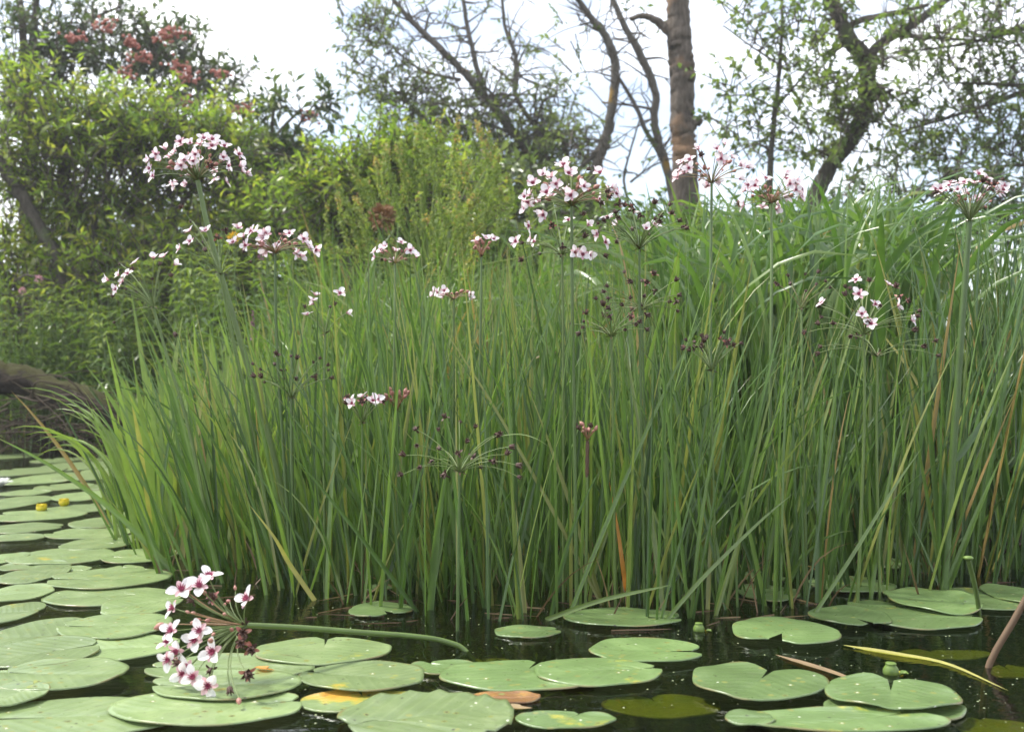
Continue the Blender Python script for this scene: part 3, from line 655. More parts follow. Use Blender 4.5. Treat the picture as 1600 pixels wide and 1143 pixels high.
RUSHG = 'flowering rush plants'
def umbel(label, hub, via, base, R, nf=0, nb=0, ns=0, nd=0, el=(0, 75), flat=1.0, dd=0.0, wst=6.0, col=0.4, items=(), sc=1.0, twig=0.0):
    """one flowering rush: stem from base to hub (pixels), rays of R pixels, then flowers, buds, seed heads, faded flowers"""
    b = W(*base); d0 = b[1]; dh = d0 + dd
    ht = P(*hub, dh)
    root = thing('flowering_rush', label, 'flowering rush', b, RUSHG)
    n = len(via) + 1
    pts = [b + [0, 0, -0.06]] + [P(px, py, d0 + dd * (i + 1) / n) for i, (px, py) in enumerate(reversed(via))] + [ht]
    pts = smooth_path(pts, 16); mb = MB()
    tube(mb, pts, np.linspace(wst * 0.5, wst * 0.34, 16) / F * dh, 7, tint=rng.uniform(0, 1)); mb.build('stem', MAT['stem'], root)
    ax = nrm(nrm(pts[-1] - pts[-2]) + [0, 0, 0.6])
    mb = MB()
    for k in range(7):                          # papery bracts at the hub
        a = k * 0.9 + rng.uniform(0, .5); o_ = nrm(ax * rng.uniform(-.3, .8) + np.array([math.cos(a), math.sin(a), 0]))
        leaf_np(mb, ht[None], o_[None], ax[None], np.array([R * 0.16 / F * dh + 0.004]), np.array([0.004]), np.array([.5]))
    mb.build('bract', MAT['bract'], root)
    s = R / F * dh
    u = nrm(np.cross(ax, [0, 1, 0.1])); w = np.cross(ax, u)
    todo = ['flower'] * nf + ['bud'] * nb + ['seed_head'] * ns + ['faded_flower'] * nd
    random.shuffle(todo)
    for k, kind in enumerate(todo):
        az = k * 2.39996 + rng.uniform(-.4, .4)
        lo, hi = el
        if kind == 'bud': hi = lo + (hi - lo) * 0.75
        e = math.radians(lo + (hi - lo) * math.sqrt((k + rng.uniform(0.2, 1)) / (len(todo) + 0.5)))
        dv = ax * math.cos(e) * flat + (u * math.cos(az) + w * math.sin(az)) * math.sin(e)
        L = s * rng.uniform(.82, 1.05) * (rng.uniform(.45, .8) if kind == 'bud' else 1)
        end = ht + dv * L
        o_ = pedicel(root, ht, end, ax, col + rng.uniform(-.15, .15) + (0.4 if kind == 'bud' else 0), droop=twig)
        fd = nrm(o_ * 0.8 + rng.normal(0, .3, 3) + (np.array([0, -0.45, 0.25]) if kind == 'flower' else 0))
        put(kind, root, end, fd, sc * rng.uniform(.85, 1.12))
    for (px, py, kind, ddp) in items:
        end = P(px, py, dh + ddp)
        o_ = pedicel(root, ht, end, ax, col + rng.uniform(-.15, .15))
        put(kind, root, end, nrm(o_ * 0.7 + rng.normal(0, .25, 3) + (np.array([0, -0.5, 0.3]) if kind == 'flower' else 0)), sc * rng.uniform(.9, 1.12))
    return root

reseed(21)
umbel('tallest flowering rush with a dense pink and white umbel before the willow bush', (309, 282), [(330, 375), (385, 565), (430, 720)], (474, 908), 76, nf=36, nb=22, nd=3, ns=2, el=(5, 84), flat=0.85, wst=11, sc=1.1)
umbel('flowering rush with scattered white blossoms and seed heads under the dense tall umbel', (345, 430), [(362, 520), (400, 700)], (446, 915), 80, dd=-0.05, wst=7,
      items=[(322, 362, 'flower', 0), (318, 378, 'seed_head', .05), (298, 378, 'flower', -.05), (282, 388, 'flower', 0), (296, 362, 'flower', .06), (284, 325, 'faded_flower', 0), (340, 372, 'faded_flower', .05), (365, 380, 'flower', 0), (372, 357, 'flower', .05), (322, 392, 'seed_head', 0), (380, 378, 'seed_head', 0), (300, 345, 'seed_head', .1), (352, 360, 'seed_head', -.1), (390, 410, 'seed_head', .05)])
umbel('flowering rush leaning out with a white cluster at the end of long bare rays', (240, 480), [(262, 560), (300, 690)], (348, 905), 80, dd=0.0, wst=6,
      items=[(170, 438, 'flower', 0), (182, 452, 'flower', -.04), (192, 440, 'flower', .03), (186, 430, 'flower', .02), (200, 428, 'flower', -.02), (178, 460, 'faded_flower', 0), (212, 410, 'flower', 0), (208, 422, 'faded_flower', 0), (198, 452, 'seed_head', .03), (240, 405, 'flower', 0), (256, 402, 'flower', .05), (272, 414, 'flower', 0), (250, 414, 'seed_head', .04), (188, 412, 'seed_head', .1), (238, 436, 'seed_head', -.1), (266, 432, 'faded_flower', 0), (180, 502, 'seed_head', 0), (272, 520, 'seed_head', 0)])
umbel('flowering rush with a cup shaped spray of pink buds and blossoms above the meadow grass', (430, 396), [(432, 520), (444, 720)], (460, 920), 60, nf=18, nb=14, nd=1, ns=2, sc=1.1, el=(20, 88), flat=0.7, wst=6, col=0.75)
umbel('flowering rush gone to black seed on thin rays above the pale broad leaves', (455, 622), [(456, 720)], (458, 925), 78, ns=20, el=(5, 70), wst=7)
umbel('small pink umbel standing out of the meadow grass beside the dock', (617, 412), [(616, 560)], (612, 905), 42, nf=10, nb=8, ns=1, el=(15, 70), flat=.8, dd=.15, wst=5, col=0.7)
umbel('flowering rush with only closed salmon buds on upright rays', (620, 642), [(622, 760)], (622, 930), 46, nb=14, el=(5, 50), wst=6, col=0.95, sc=1.15)
umbel('flowering rush with a small flat white umbel next to the salmon buds', (566, 662), [(566, 780)], (566, 935), 48, nf=8, nd=4, ns=4, el=(20, 45), wst=5)
umbel('flowering rush with a wide spray of dark seed heads low in the stand', (718, 737), [(717, 830)], (714, 985), 96, ns=24, el=(8, 96), flat=1.0, wst=6, twig=0.04, sc=1.1)
umbel('narrow pink budded umbel half hidden behind the tall blades', (752, 402), [(750, 560)], (742, 915), 36, nf=3, nb=9, el=(5, 50), dd=.1, wst=5, col=0.9)
umbel('faint pink umbel deep in the meadow grass', (709, 468), [(709, 600)], (706, 880), 34, nf=7, nb=6, ns=1, el=(20, 75), flat=.6, wst=5, col=0.8)
umbel('large pink and white umbel below the dark willow, the fullest in the middle', (893, 322), [(894, 480), (898, 700)], (902, 955), 80, nf=24, nb=18, nd=2, ns=3, sc=1.1, el=(5, 92), flat=.85, wst=7, col=.6,
      items=[(828, 352, 'flower', 0), (835, 318, 'flower', .03), (822, 325, 'flower', 0), (950, 298, 'flower', .05), (962, 296, 'flower', .1), (850, 335, 'flower', -.05)])
umbel('flowering rush with few blossoms on wide rays under the fullest umbel', (878, 398), [(880, 560)], (880, 940), 70, nf=3, ns=9, nd=3, el=(10, 98), wst=5,
      items=[(836, 378, 'flower', 0), (807, 378, 'flower', 0), (888, 345, 'flower', .05), (918, 353, 'flower', 0), (898, 394, 'flower', -.1), (910, 398, 'flower', -.1), (858, 290, 'seed_head', .1)])
umbel('flowering rush with black seed heads and a few white blossoms beside the fullest umbel', (999, 390), [(1000, 540)], (1008, 950), 80, nf=2, ns=18, nd=4, el=(5, 72), wst=5,
      items=[(950, 341, 'flower', 0), (1010, 358, 'flower', -.05), (1022, 352, 'flower', 0), (990, 333, 'flower', .05), (945, 345, 'seed_head', 0)])
umbel('seeding umbel on yellow rays in the thick of the stand, lower of a pair', (955, 526), [(958, 660)], (962, 950), 66, ns=18, nd=2, el=(5, 85), wst=5, col=0.6)
umbel('seeding umbel on yellow rays in the thick of the stand, upper of a pair', (1003, 484), [(1006, 620)], (1016, 940), 68, ns=16, nd=3, el=(5, 95), wst=5, col=0.6)
umbel('open pink umbel in front of the dead tree trunk', (1112, 287), [(1110, 480), (1112, 700)], (1112, 920), 62, nf=20, nb=10, nd=1, ns=1, sc=1.1, el=(10, 78), flat=.95, dd=.2, wst=6, col=.8)
umbel('pink umbel among arching reed leaves between dead trunk and leaning tree', (1205, 318), [(1205, 500)], (1198, 925), 54, nf=20, nb=12, nd=1, sc=1.1, el=(10, 82), flat=.8, dd=.2, wst=6, col=.8)
umbel('tall flowering rush with thick pale stem at the side of the tall grass', (1515, 346), [(1505, 480), (1490, 700)], (1472, 928), 72, nf=18, nb=8, nd=3, ns=8, el=(5, 58), wst=13,
      items=[(1470, 296, 'flower', -.05), (1486, 286, 'flower', 0), (1545, 288, 'flower', 0), (1556, 296, 'flower', 0)])
umbel('flowering rush with loose white blossoms and dark seed heads before the reeds', (1350, 522), [(1350, 680)], (1338, 945), 90, ns=8, nd=6, el=(5, 90), wst=6,
      items=[(1338, 438, 'flower', 0), (1330, 452, 'seed_head', 0), (1342, 460, 'flower', -.05), (1367, 476, 'flower', 0), (1346, 491, 'flower', -.1), (1388, 445, 'flower', .05), (1402, 478, 'flower', 0), (1362, 506, 'flower', -.12), (1424, 500, 'flower', 0), (1285, 474, 'flower', 0), (1292, 440, 'seed_head', .05), (1358, 440, 'faded_flower', .1), (1404, 462, 'faded_flower', .1), (1434, 486, 'seed_head', 0)])
umbel('bare straw coloured umbel with thin upright rays among the reeds', (1252, 482), [(1254, 620)], (1262, 930), 62, ns=10, el=(5, 55), dd=.1, wst=5, col=0.75)
umbel('seeding umbel with wide flat rays below the loose white one', (1371, 557), [(1370, 700)], (1376, 940), 92, ns=10, el=(40, 92), wst=5, twig=0.03)
umbel('small umbel of dark red seed heads in the middle of the reeds', (1112, 580), [(1114, 720)], (1122, 950), 62, ns=14, nd=3, el=(5, 55), wst=4)
_w = umbel('broken blackened flower stem with a tuft of dry buds', (918, 688), [(917, 790)], (914, 955), 30, nb=9, ns=3, el=(5, 55), wst=6, col=1.0)
mb = MB(); _d = WD(955) ; tube(mb, smooth_path([P(917.2, 745, _d), P(917.4, 715, _d), P(918, 688, _d)], 8), np.array([2.4, 3.2, 2.7, 3.4, 2.6, 3.3, 3.0, 2.6]) / F * _d, 7); mb.build('withered_tip', MAT['bract'], _w)
umbel('small white umbel at the edge of the pale broad leaves', (508, 522), [(506, 650)], (508, 925), 56, nf=3, ns=3, el=(5, 50), dd=.05, wst=5,
      items=[(489, 470, 'flower', 0), (493, 462, 'flower', .03), (531, 459, 'flower', 0)])

# the drooping umbel that hangs over the pads
reseed(31)
HD = 1.62
hub = P(384, 976, HD)
st = [hub, P(470, 980, 1.68), P(560, 987, 1.74), P(650, 994, 1.80), P(700, 1003, 1.83), W(730, 1016) + [0, 0, -0.004], W(752, 1024) + [0.02, 0, -0.06]]
hero = thing('flowering_rush', 'drooping flowering rush with pink blossoms hanging over the lily pads, stem lying on the water', 'flowering rush', W(730, 1016), RUSHG)
mb = MB(); pp = smooth_path(st, 26); tube(mb, pp, np.linspace(0.0042, 0.0052, 26), 8, tint=0.8); mb.build('stem', MAT['stem'], hero)
axh = np.array([-1.0, -0.1, 0.0])
mb = MB()
for k in range(14):
    o_ = nrm(axh * rng.uniform(-.2, .6) + rng.normal(0, .7, 3)); leaf_np(mb, hub[None], o_[None], axh[None], np.array([0.014]), np.array([0.006]), np.array([.5]))
mb.build('bract', MAT['seed_head'], hero)
HI = [(269, 985, 'flower', 1.0, -.04), (263, 1003, 'flower', .95, 0), (313, 985, 'flower', 1.0, -.05), (305, 1000, 'flower', 1.05, -.04), (334, 1018, 'flower', 1.15, -.07),
      (388, 936, 'flower', 1.1, 0.0), (326, 902, 'flower', 1.1, .02), (312, 916, 'flower', 1.1, -.02), (284, 922, 'flower', 1.15, 0), (272, 950, 'flower', .95, .03), (276, 1015, 'flower', 1.0, -.03),
      (264, 1030, 'flower', .95, -.04), (296, 1040, 'flower', .9, -.06), (286, 1052, 'flower', 1.0, -.06), (302, 1058, 'flower', 1.0, -.08), (325, 1070, 'flower', 1.1, -.09), (281, 1035, 'faded_flower', 1, -.05),
      (385, 1050, 'faded_flower', 1.2, -.1), (334, 935, 'faded_flower', 1.1, 0), (379, 988, 'faded_flower', 1.1, -.08), (378, 1002, 'faded_flower', 1.0, -.1), (392, 1012, 'faded_flower', 1.1, -.06),
      (359, 1073, 'seed_head', 1.3, -.1), (303, 938, 'seed_head', 1.1, .02), (330, 1044, 'seed_head', 1.0, -.06), (340, 933, 'bud', 1.0, .02), (258, 974, 'bud', 1.6, 0), (368, 922, 'bud', 1.1, .04), (359, 940, 'bud', 1.1, .04), (352, 959, 'bud', 1.1, -.05),
      (350, 946, 'bud', .8, .05), (306, 957, 'bud', 1.1, .02), (297, 957, 'bud', 1.0, -.03), (315, 968, 'bud', 1.1, 0), (329, 968, 'bud', 1.1, -.04), (306, 972, 'bud', 1.3, .03), (336, 988, 'bud', 1.0, -.06), (331, 1001, 'bud', 1.1, -.08), (364, 985, 'bud', 1.0, -.08), (373, 1090, 'bud', 1.1, -.12), (322, 930, 'bud', 1.0, .03), (296, 927, 'bud', 1.1, .02)]
for (px, py, kind, sc, ddp) in HI:
    d = HD + ddp
    z = P(px, py, d)[2]
    if z < 0.02: d = (H - 0.022) * F / (py - HY)
    end = P(px, py, d)
    o_ = pedicel(hero, hub, end, axh, 0.45 + (0.5 if kind == 'bud' and px < 330 else 0), r=0.0008)
    face = np.array([0, -0.9, 0.45]) if kind == 'flower' else np.array([0, -.25, 0])
    put(kind, hero, end, nrm(o_ * (0.45 if kind == 'flower' else 1) + face + rng.normal(0, .3, 3)), sc * (.85 if kind == 'bud' else 1.1), detail=True)

# ------------------------------------------------------------------ rush leaves
def look(noun, V, tint, w, wmid, L, Lmid, place):
    """label of one blade from how it looks: height, width, colour, lean, neighbour"""
    c = 'straw coloured' if tint > .985 else 'yellowing' if tint > .93 else 'light green' if tint > .68 else 'mid green' if tint > .34 else 'dark green'
    m_ = V[len(V) // 2]; dx = (V[-2][0] - V[1][0]) / max(.05, np.ptp(V[:, 2])); drop = V[:, 2].max() - V[-2][2] > .04
    p = ('bent ' if drop else 'leaning ') + ('right' if dx > 0 else 'left') if abs(dx) > .12 or drop else 'upright'
    h = 'tall' if L > Lmid * 1.12 else 'short' if L < Lmid * .85 else ''
    return ' '.join(x for x in (h, 'thin' if w < wmid else 'broad', c, noun, p, place) if x)

reseed(41)
FX = [150, 200, 260, 380, 480, 640, 760, 900, 1010, 1150, 1300, 1450, 1560, 1640]
FY = [800, 850, 900, 925, 930, 955, 968, 962, 972, 955, 945, 928, 905, 895]
TX = [150, 250, 330, 450, 600, 750, 900, 1000, 1100, 1300, 1500, 1640]
TY = [640, 560, 510, 470, 440, 425, 395, 390, 400, 430, 415, 410]
def rush_params(N, px, back, hi=0, spread=0.15):
    yf = np.interp(px, FX, FY); d = H * F / (yf - HY) + back
    base = np.stack([(px - 800) / F * d, d, np.full(N, -0.05)], -1)
    top = np.interp(px, TX, TY) + np.abs(rng.normal(0, 130, N)) + rng.uniform(-60, 60, N) - 70 * (rng.random(N) < .08) + hi
    L = np.maximum(0.22, H + (HY - top) / F * d) + 0.05
    w = np.where(rng.random(N) < .15, rng.uniform(9, 12, N), rng.uniform(3.5, 8, N)) / F * d
    leanx = np.interp(px, [150, 260, 420, 600, 900, 1300, 1600], [-.24, -.22, -.14, -.04, 0.02, 0.05, 0.07]) + rng.normal(0, spread, N)
    leany = rng.normal(0, 0.11, N)
    out = rng.random(N) < 0.1
    leanx = np.where(out, leanx + rng.choice([-1, 1], N) * rng.uniform(.2, .5, N), leanx)
    th0 = np.hypot(leanx, leany); phi = np.arctan2(leany, leanx)
    th1 = np.abs(rng.normal(0.03, 0.16, N)) + np.where((rng.random(N) < 0.08) & (w < 7 / F * d), rng.uniform(.4, 1.3, N), 0)
    face = rng.uniform(-math.pi, math.pi, N) * 0.5 - math.pi / 2
    return base, L, w, th0, th1, phi, face, rng.normal(0, 0.7, N)
def rush_tint(N):
    t = np.clip(rng.normal(0.48, 0.32, N), 0, 0.92); k = rng.random(N)
    return np.where(k < 0.004, 1.0, np.where(k < 0.02, 0.95, t))
N = 1250
px = np.interp(rng.random(N), [0, .03, .12, .3, 1], [190, 330, 470, 720, 1610])
par = rush_params(N, px, 0.12 + rng.random(N) ** 1.2 * 1.5, hi=-20 + 90 * rng.random(N))
V, f, t = blade_np(*par, S=8)
mb = MB(); add_blades(mb, V, f, t, rush_tint(N))
N2 = 210                                      # tall loose blades standing clear of the mass
px2 = rng.uniform(300, 1080, N2); p2 = list(rush_params(N2, px2, .1 + rng.random(N2) * 1.1, spread=.1))
p2[1] = np.maximum(p2[1], H + (HY - (np.interp(px2, [300, 450, 700, 1080], [470, 400, 370, 345]) + np.abs(rng.normal(0, 45, N2)))) / F * p2[0][:, 1] + .05)
V, f, t = blade_np(*p2, S=8); add_blades(mb, V, f, t, np.clip(rush_tint(N2) + .15, 0, .95))
tag(mb.build('rush_leaves', MAT['rush']), 'dense upright mass of green rush leaves behind the front row', 'rushes', kind='stuff')
ZON = [(150, 345, 'beside the crowded drift of lily pads', 'rush leaves leaning over the pads'),
       (345, 600, 'before the pale broad leaves', 'front rush leaves before the pale broad leaves'),
       (600, 860, 'around the low seeding umbel', 'front rush leaves around the low seeding umbel'),
       (860, 1110, 'around the orange dead leaf', 'front rush leaves around the orange leaf'),
       (1110, 1400, 'behind the kidney shaped pad', 'front rush leaves behind the kidney shaped pad'),
       (1400, 1640, 'beside the thick pale flower stem', 'front rush leaves beside the thick flower stem')]
N = 285
px = np.concatenate([rng.uniform(195, 345, 26), rng.uniform(345, 1600, N - 26)])
par = rush_params(N, px, rng.random(N) ** 1.5 * 0.42 - 0.02, hi=np.where(rng.random(N) < 0.25, 200, 20))
par = list(par); par[2] = par[2] * 1.18
V, f, t = blade_np(*par, S=10, fold=.4); tt = np.where(rng.random(N) < .5, np.clip(rush_tint(N) + .2, 0, .95), rush_tint(N))
for k in range(N):
    mb = MB(); mb.add(V[k], f, tt[k], t)
    o = mb.build('rush_leaf', MAT['rush'], origin=par[0][k] + [0, 0, 0.05])
    z = next(z for z in ZON if z[0] <= px[k] < z[1]); tag(o, look('rush leaf', V[k], tt[k], par[2][k] / par[0][k][1], .005, par[1][k], .8, z[2]), 'rush leaf', z[3])

def ribbon(name, label, cat, pts, w, mat, tint=0.5, n=14, fold=0.2, tip=2.2, nrmv=(0, -1, 0.3), both=False, group=None):
    """a single bent blade through 3-D points"""
    p = smooth_path(pts, n); t = np.linspace(0, 1, n); tan = nrm(np.gradient(p, axis=0))
    wv = nrm(np.cross(tan, np.asarray(nrmv, float))); nn = np.cross(wv, tan)
    prof = np.clip(1 - t ** tip, 0.03, 1) * (np.clip(t * 6, 0.1, 1) if both else np.ones(n))
    hw = (w / 2 * prof)[:, None]
    V = np.stack([p - wv * hw, p - nn * hw * fold * 2, p + wv * hw], 1).reshape(-1, 3)
    f = []
    for i in range(n - 1):
        for k in range(2):
            a = i * 3 + k; f.append([a, a + 1, a + 4, a + 3])
    mb = MB(); mb.add(V, f, tint, np.repeat(t, 3))
    o = mb.build(name, MAT[mat], origin=p[0]); return tag(o, label, cat, group)

ribbon('rush_leaf', 'pale rush leaf fallen low across the water above the long pad', 'rush leaf', [W(852, 968), P(940, 937, 2.02), P(1050, 913, 2.0)], 0.009, 'sedge', 0.86, tip=4)
ribbon('rush_leaf', 'bright orange dead rush leaf bent among green ones', 'rush leaf', [W(981, 938), P(974, 890, 2.2), P(965, 825, 2.2), P(952, 752, 2.2)], 0.010, 'orange_blade', .7)
ribbon('rush_leaf', 'long rush leaf reaching far out over the drift of pads', 'rush leaf', [W(272, 893), P(180, 800, 2.6), P(80, 728, 2.55), P(-15, 678, 2.5)], 0.014, 'rush', .8)
ribbon('rush_leaf', 'yellowing broken rush leaf slanting down beside the drooping umbel', 'rush leaf', [W(492, 938), P(452, 880, 2.28), P(428, 838, 2.28), P(388, 786, 2.3)], 0.010, 'yellow_blade', .3)
ribbon('rush_leaf', 'long pale rush leaf slanting down to the pad with the open cleft', 'rush leaf', [W(1036, 974), P(1100, 900, 2.05), P(1190, 812, 2.1), P(1240, 770, 2.15)], 0.008, 'sedge', .8)
ribbon('rush_leaf', 'straight rush leaf slanting down to the dark green crossed pad', 'rush leaf', [W(1268, 966), P(1330, 870, 2.1), P(1400, 757, 2.15), P(1440, 700, 2.2)], 0.008, 'sedge', .75)
ribbon('rush_leaf', 'white shining bent rush leaf beside the dark gap in the tall grass', 'rush leaf', [P(1486, 730, 2.35), P(1530, 668, 2.35), P(1562, 622, 2.4)], 0.016, 'sedge', .3, both=True)
ribbon('rush_leaf', 'orange tipped rush leaf standing between green blades', 'rush leaf', [P(1052, 800, 2.3), P(1051, 760, 2.3), P(1048, 698, 2.3)], 0.010, 'orange_blade', .2)
ribbon('rush_leaf', 'thin arching rush leaf at the side of the low seeding umbel', 'rush leaf', [P(770, 682, 2.1), P(810, 678, 2.08), P(840, 686, 2.06), P(866, 704, 2.05)], 0.004, 'sedge', .85, nrmv=(0, -.3, 1))
ribbon('floating_leaf', 'yellow green leaf blade floating in front of the dark green pads', 'floating leaf', [W(1318, 1007, .003), W(1400, 1020, .004), W(1480, 1036, .003), W(1575, 1078, .002)], 0.02, 'yellow_blade', .8, nrmv=(0, 0, 1), both=True)
ribbon('floating_leaf', 'brown curled dead leaf floating beside the torn heart shaped pad', 'floating leaf', [W(1212, 1022, .002), W(1280, 1042, .004), W(1320, 1056, .008), W(1352, 1070, .004)], 0.018, 'dead_blade', .7, nrmv=(0, 0, 1), both=True)
ribbon('floating_leaf', 'brown strip floating behind the kidney shaped pad', 'floating leaf', [W(1150, 981, .002), W(1190, 976, .004), W(1226, 974, .003)], 0.022, 'orange_blade', .1, nrmv=(0, 0, 1), both=True)
ribbon('floating_leaf', 'reddish leaf scrap floating behind the largest ribbed pad', 'floating leaf', [W(785, 1100, .005), W(810, 1103, .008), W(832, 1105, .004)], 0.024, 'dead_blade', .9, nrmv=(0, 0, 1), both=True)
ribbon('floating_leaf', 'small yellow leaf scrap lying on a pad beside the drooping umbel', 'floating leaf', [W(403, 1040, .012), W(415, 1042, .018), W(430, 1046, .012)], 0.02, 'orange_blade', 1.0, nrmv=(0, 0, 1), both=True)
# dead brown stem at the edge
mb = MB(); p0 = W(1544, 1042); p1 = P(1625, 895, 1.72)
tube(mb, smooth_path([p0 + [-.01, 0, -0.08], p0, (p0 + p1) / 2 + [0.002, 0, 0.004], p1], 12), 0.0055, 8, tint=.35)
tag(mb.build('dead_reed', MAT['dead_blade'], origin=p0), 'thick dead brown reed stem leaning out of the water by the picture edge', 'reed stem')

# ------------------------------------------------------------------ other leaf masses
def mass(N, px, d, z0, ytop, wpx, th0, th1, phi, S=9, **kw):
    base = np.stack([(px - 800) / F * d, d, z0], -1)
    L = np.maximum(0.2, H + (HY - ytop) / F * d - z0)
    face = kw.pop('face', phi + rng.normal(0, .5, N))
    return base, blade_np(base, L * kw.pop('lk', 1.0), wpx / F * d, th0, th1, phi, face, rng.normal(0, .5, N), S=S, **kw)
def individuals(V, f, t, base, tint, name, label, cat, group, mat):
    Ls = np.ptp(V[..., 2], axis=1); ws = np.linalg.norm(V[:, 12] - V[:, 14], axis=-1); noun, label = label
    for k in range(len(V)):
        mb = MB(); mb.add(V[k], f, tint[k], t)
        tag(mb.build(name, MAT[mat], origin=base[k]), look(noun, V[k], tint[k], ws[k], np.median(ws), Ls[k], np.median(Ls), label), cat, group)
def stuff(V, f, t, tint, name, label, cat, mat):
    mb = MB(); add_blades(mb, V, f, t, tint)
    return tag(mb.build(name, MAT[mat]), label, cat, kind='stuff')

# pale broad leaves at the end of the stand
reseed(51)
def pale(N, dlo, dhi):
    d = rng.uniform(dlo, dhi, N)
    px = 212 + (rng.random(N) ** 0.85) * 315 + (d - 3) * -12
    ytop = np.interp(px, [150, 220, 300, 420, 520], [650, 590, 570, 560, 555]) + rng.normal(25, 48, N)
    lx = np.interp(px, [150, 260, 500], [-.14, -.06, 0.0]) + rng.normal(0, .12, N); ly = rng.normal(0, .1, N)
    th1 = np.abs(rng.normal(.05, .15, N)) + np.where(rng.random(N) < .14, rng.uniform(.6, 1.9, N), 0)
    b, r = mass(N, px, d, np.full(N, -0.03), ytop, rng.uniform(9, 19, N), np.hypot(lx, ly), th1, np.arctan2(ly, lx), face=rng.uniform(-.9, .9, N) - math.pi / 2, fold=0.12, base_w=.8, tip=2.2)
    return b, r, np.clip(rng.normal(.5, .25, N), 0, .97)
b, (V, f, t), ti = pale(70, 2.75, 3.5); individuals(V, f, t, b, ti, 'broad_leaf', ('sword shaped leaf', 'behind the leaning rush stems'), 'sword leaf', 'pale broad leaves at the end of the stand', 'pale_leaf')
b, (V, f, t), ti = pale(290, 3.4, 5.0); stuff(V, f, t, ti, 'broad_leaves', 'bright mass of pale green broad leaves behind the leaning rushes', 'water plants', 'pale_leaf')
N = 16                                      # thin arching blades over the water
d = rng.uniform(2.9, 3.6, N); px = rng.uniform(165, 225, N)
b, (V, f, t) = mass(N, px, d, np.full(N, -.03), rng.uniform(600, 680, N), rng.uniform(5, 9, N), rng.uniform(.05, .25, N), rng.uniform(1.2, 2.4, N), math.pi + rng.normal(0, .35, N), S=14, lk=1.35, power=2.2)
individuals(V, f, t, b, rng.uniform(.3, .8, N), 'arching_leaf', ('arching leaf', 'over the pads before the mossy log'), 'arching leaf', 'thin arching leaves before the mossy log', 'pale_leaf')

# meadow grass in the middle distance
reseed(61)
N = 5200
d = rng.uniform(3.3, 7.5, N); px = rng.uniform(230, 1120, N)
x = (px - 800) / F * d; ok = ground_z(x, d) > -0.2; d, px, x = d[ok], px[ok], x[ok]; N = len(d)
ytop = np.interp(px, [230, 380, 460, 520, 650, 800, 1000, 1120], [640, 590, 470, 390, 385, 400, 390, 380]) + rng.normal(10, 42, N) + 60 * (rng.random(N) < .3)
lx, ly = rng.normal(-.02, .2, N), rng.normal(0, .18, N)
th1 = np.abs(rng.normal(.3, .6, N))
b, (V, f, t) = mass(N, px, d, ground_z(x, d) - .02, ytop, rng.uniform(4, 9, N), np.hypot(lx, ly), th1, np.arctan2(ly, lx), S=7, fold=.15)
stuff(V, f, t, np.where(rng.random(N) < .02, 1.0, np.clip(rng.normal(.5, .25, N), 0, .95)), 'meadow_grass', 'fine bright green grass behind the rushes', 'grass', 'meadow')
# rank grass on the far bank and inland, as far as it can be seen
N = 9000
d = rng.uniform(7.2, 16, N); px = rng.uniform(-1300, 2600, N); x = (px - 800) / F * d
ok = ground_z(x, d) > 0; d, px, x = d[ok], px[ok], x[ok]; N = len(d)
lx, ly = rng.normal(0, .16, N), rng.normal(0, .16, N); z0 = ground_z(x, d) - .02
base = np.stack([x, d, z0], -1)
V, f, t = blade_np(base, rng.uniform(.35, .95, N), rng.uniform(.012, .026, N), np.hypot(lx, ly), np.abs(rng.normal(.3, .4, N)), np.arctan2(ly, lx), rng.uniform(0, 6.28, N), rng.normal(0, .5, N), S=5)
stuff(V, f, t, np.clip(rng.normal(.45, .25, N), 0, 1), 'bank_grass', 'rank grass covering the far bank under the trees', 'grass', 'meadow')

# arching reeds
reseed(71)
RX, RY = [900, 1000, 1060, 1150, 1250, 1330, 1420, 1520, 1640], [400, 330, 300, 288, 280, 258, 280, 300, 285]
def reeds(N, dlo, dhi, up=0):
    d = rng.uniform(dlo, dhi, N); px = np.where(rng.random(N) < .8, rng.uniform(1010, 1420, N), rng.uniform(930, 1640, N))
    x = (px - 800) / F * d; z0 = np.maximum(ground_z(x, d), -0.05)
    ytop = np.interp(px, RX, RY) + np.abs(rng.normal(0, 60, N)) + up
    phi = rng.uniform(0, 2 * math.pi, N); phi = np.where(rng.random(N) < .5, np.where(rng.random(N) < .6, 0, math.pi) + rng.normal(0, .5, N), phi)
    th1 = np.abs(rng.normal(.35, .3, N)) + np.where(rng.random(N) < .5, rng.uniform(.9, 2.5, N), 0)
    b, r = mass(N, px, d, z0, ytop, rng.uniform(11, 21, N), np.abs(rng.normal(.05, .08, N)), th1, phi, S=12, power=3.0, fold=.14, lk=1.0 + 0.11 * np.clip(th1, 0, 2), tip=2.6)
    return b, r, np.where(rng.random(N) < .015, 1.0, np.clip(rng.normal(.5, .23, N), 0, .95))
b, (V, f, t), ti = reeds(140, 3.05, 3.7); 
pxr = b[:, 0] / b[:, 1] * F + 800
for lo, hi, lab, grp in ((0, 1090, ('reed leaf', 'below the dead tree trunk'), 'arching reed leaves below the dead trunk'), (1090, 1250, ('reed leaf', 'below the thin sapling'), 'arching reed leaves below the sapling'),
                         (1250, 1350, ('reed leaf', 'below the leaning tree'), 'arching reed leaves below the leaning tree'), (1350, 2000, ('reed leaf', 'between leaning tree and tall sedge'), 'arching reed leaves next to the sedge')):
    k = (pxr >= lo) & (pxr < hi); individuals(V[k], f, t, b[k], ti[k], 'reed_leaf', lab, 'reed leaf', grp, 'reed')
b, (V, f, t), ti = reeds(720, 3.6, 5.2); stuff(V, f, t, ti, 'reed_leaves', 'tall mass of arching green reed leaves behind the rushes', 'reeds', 'reed')

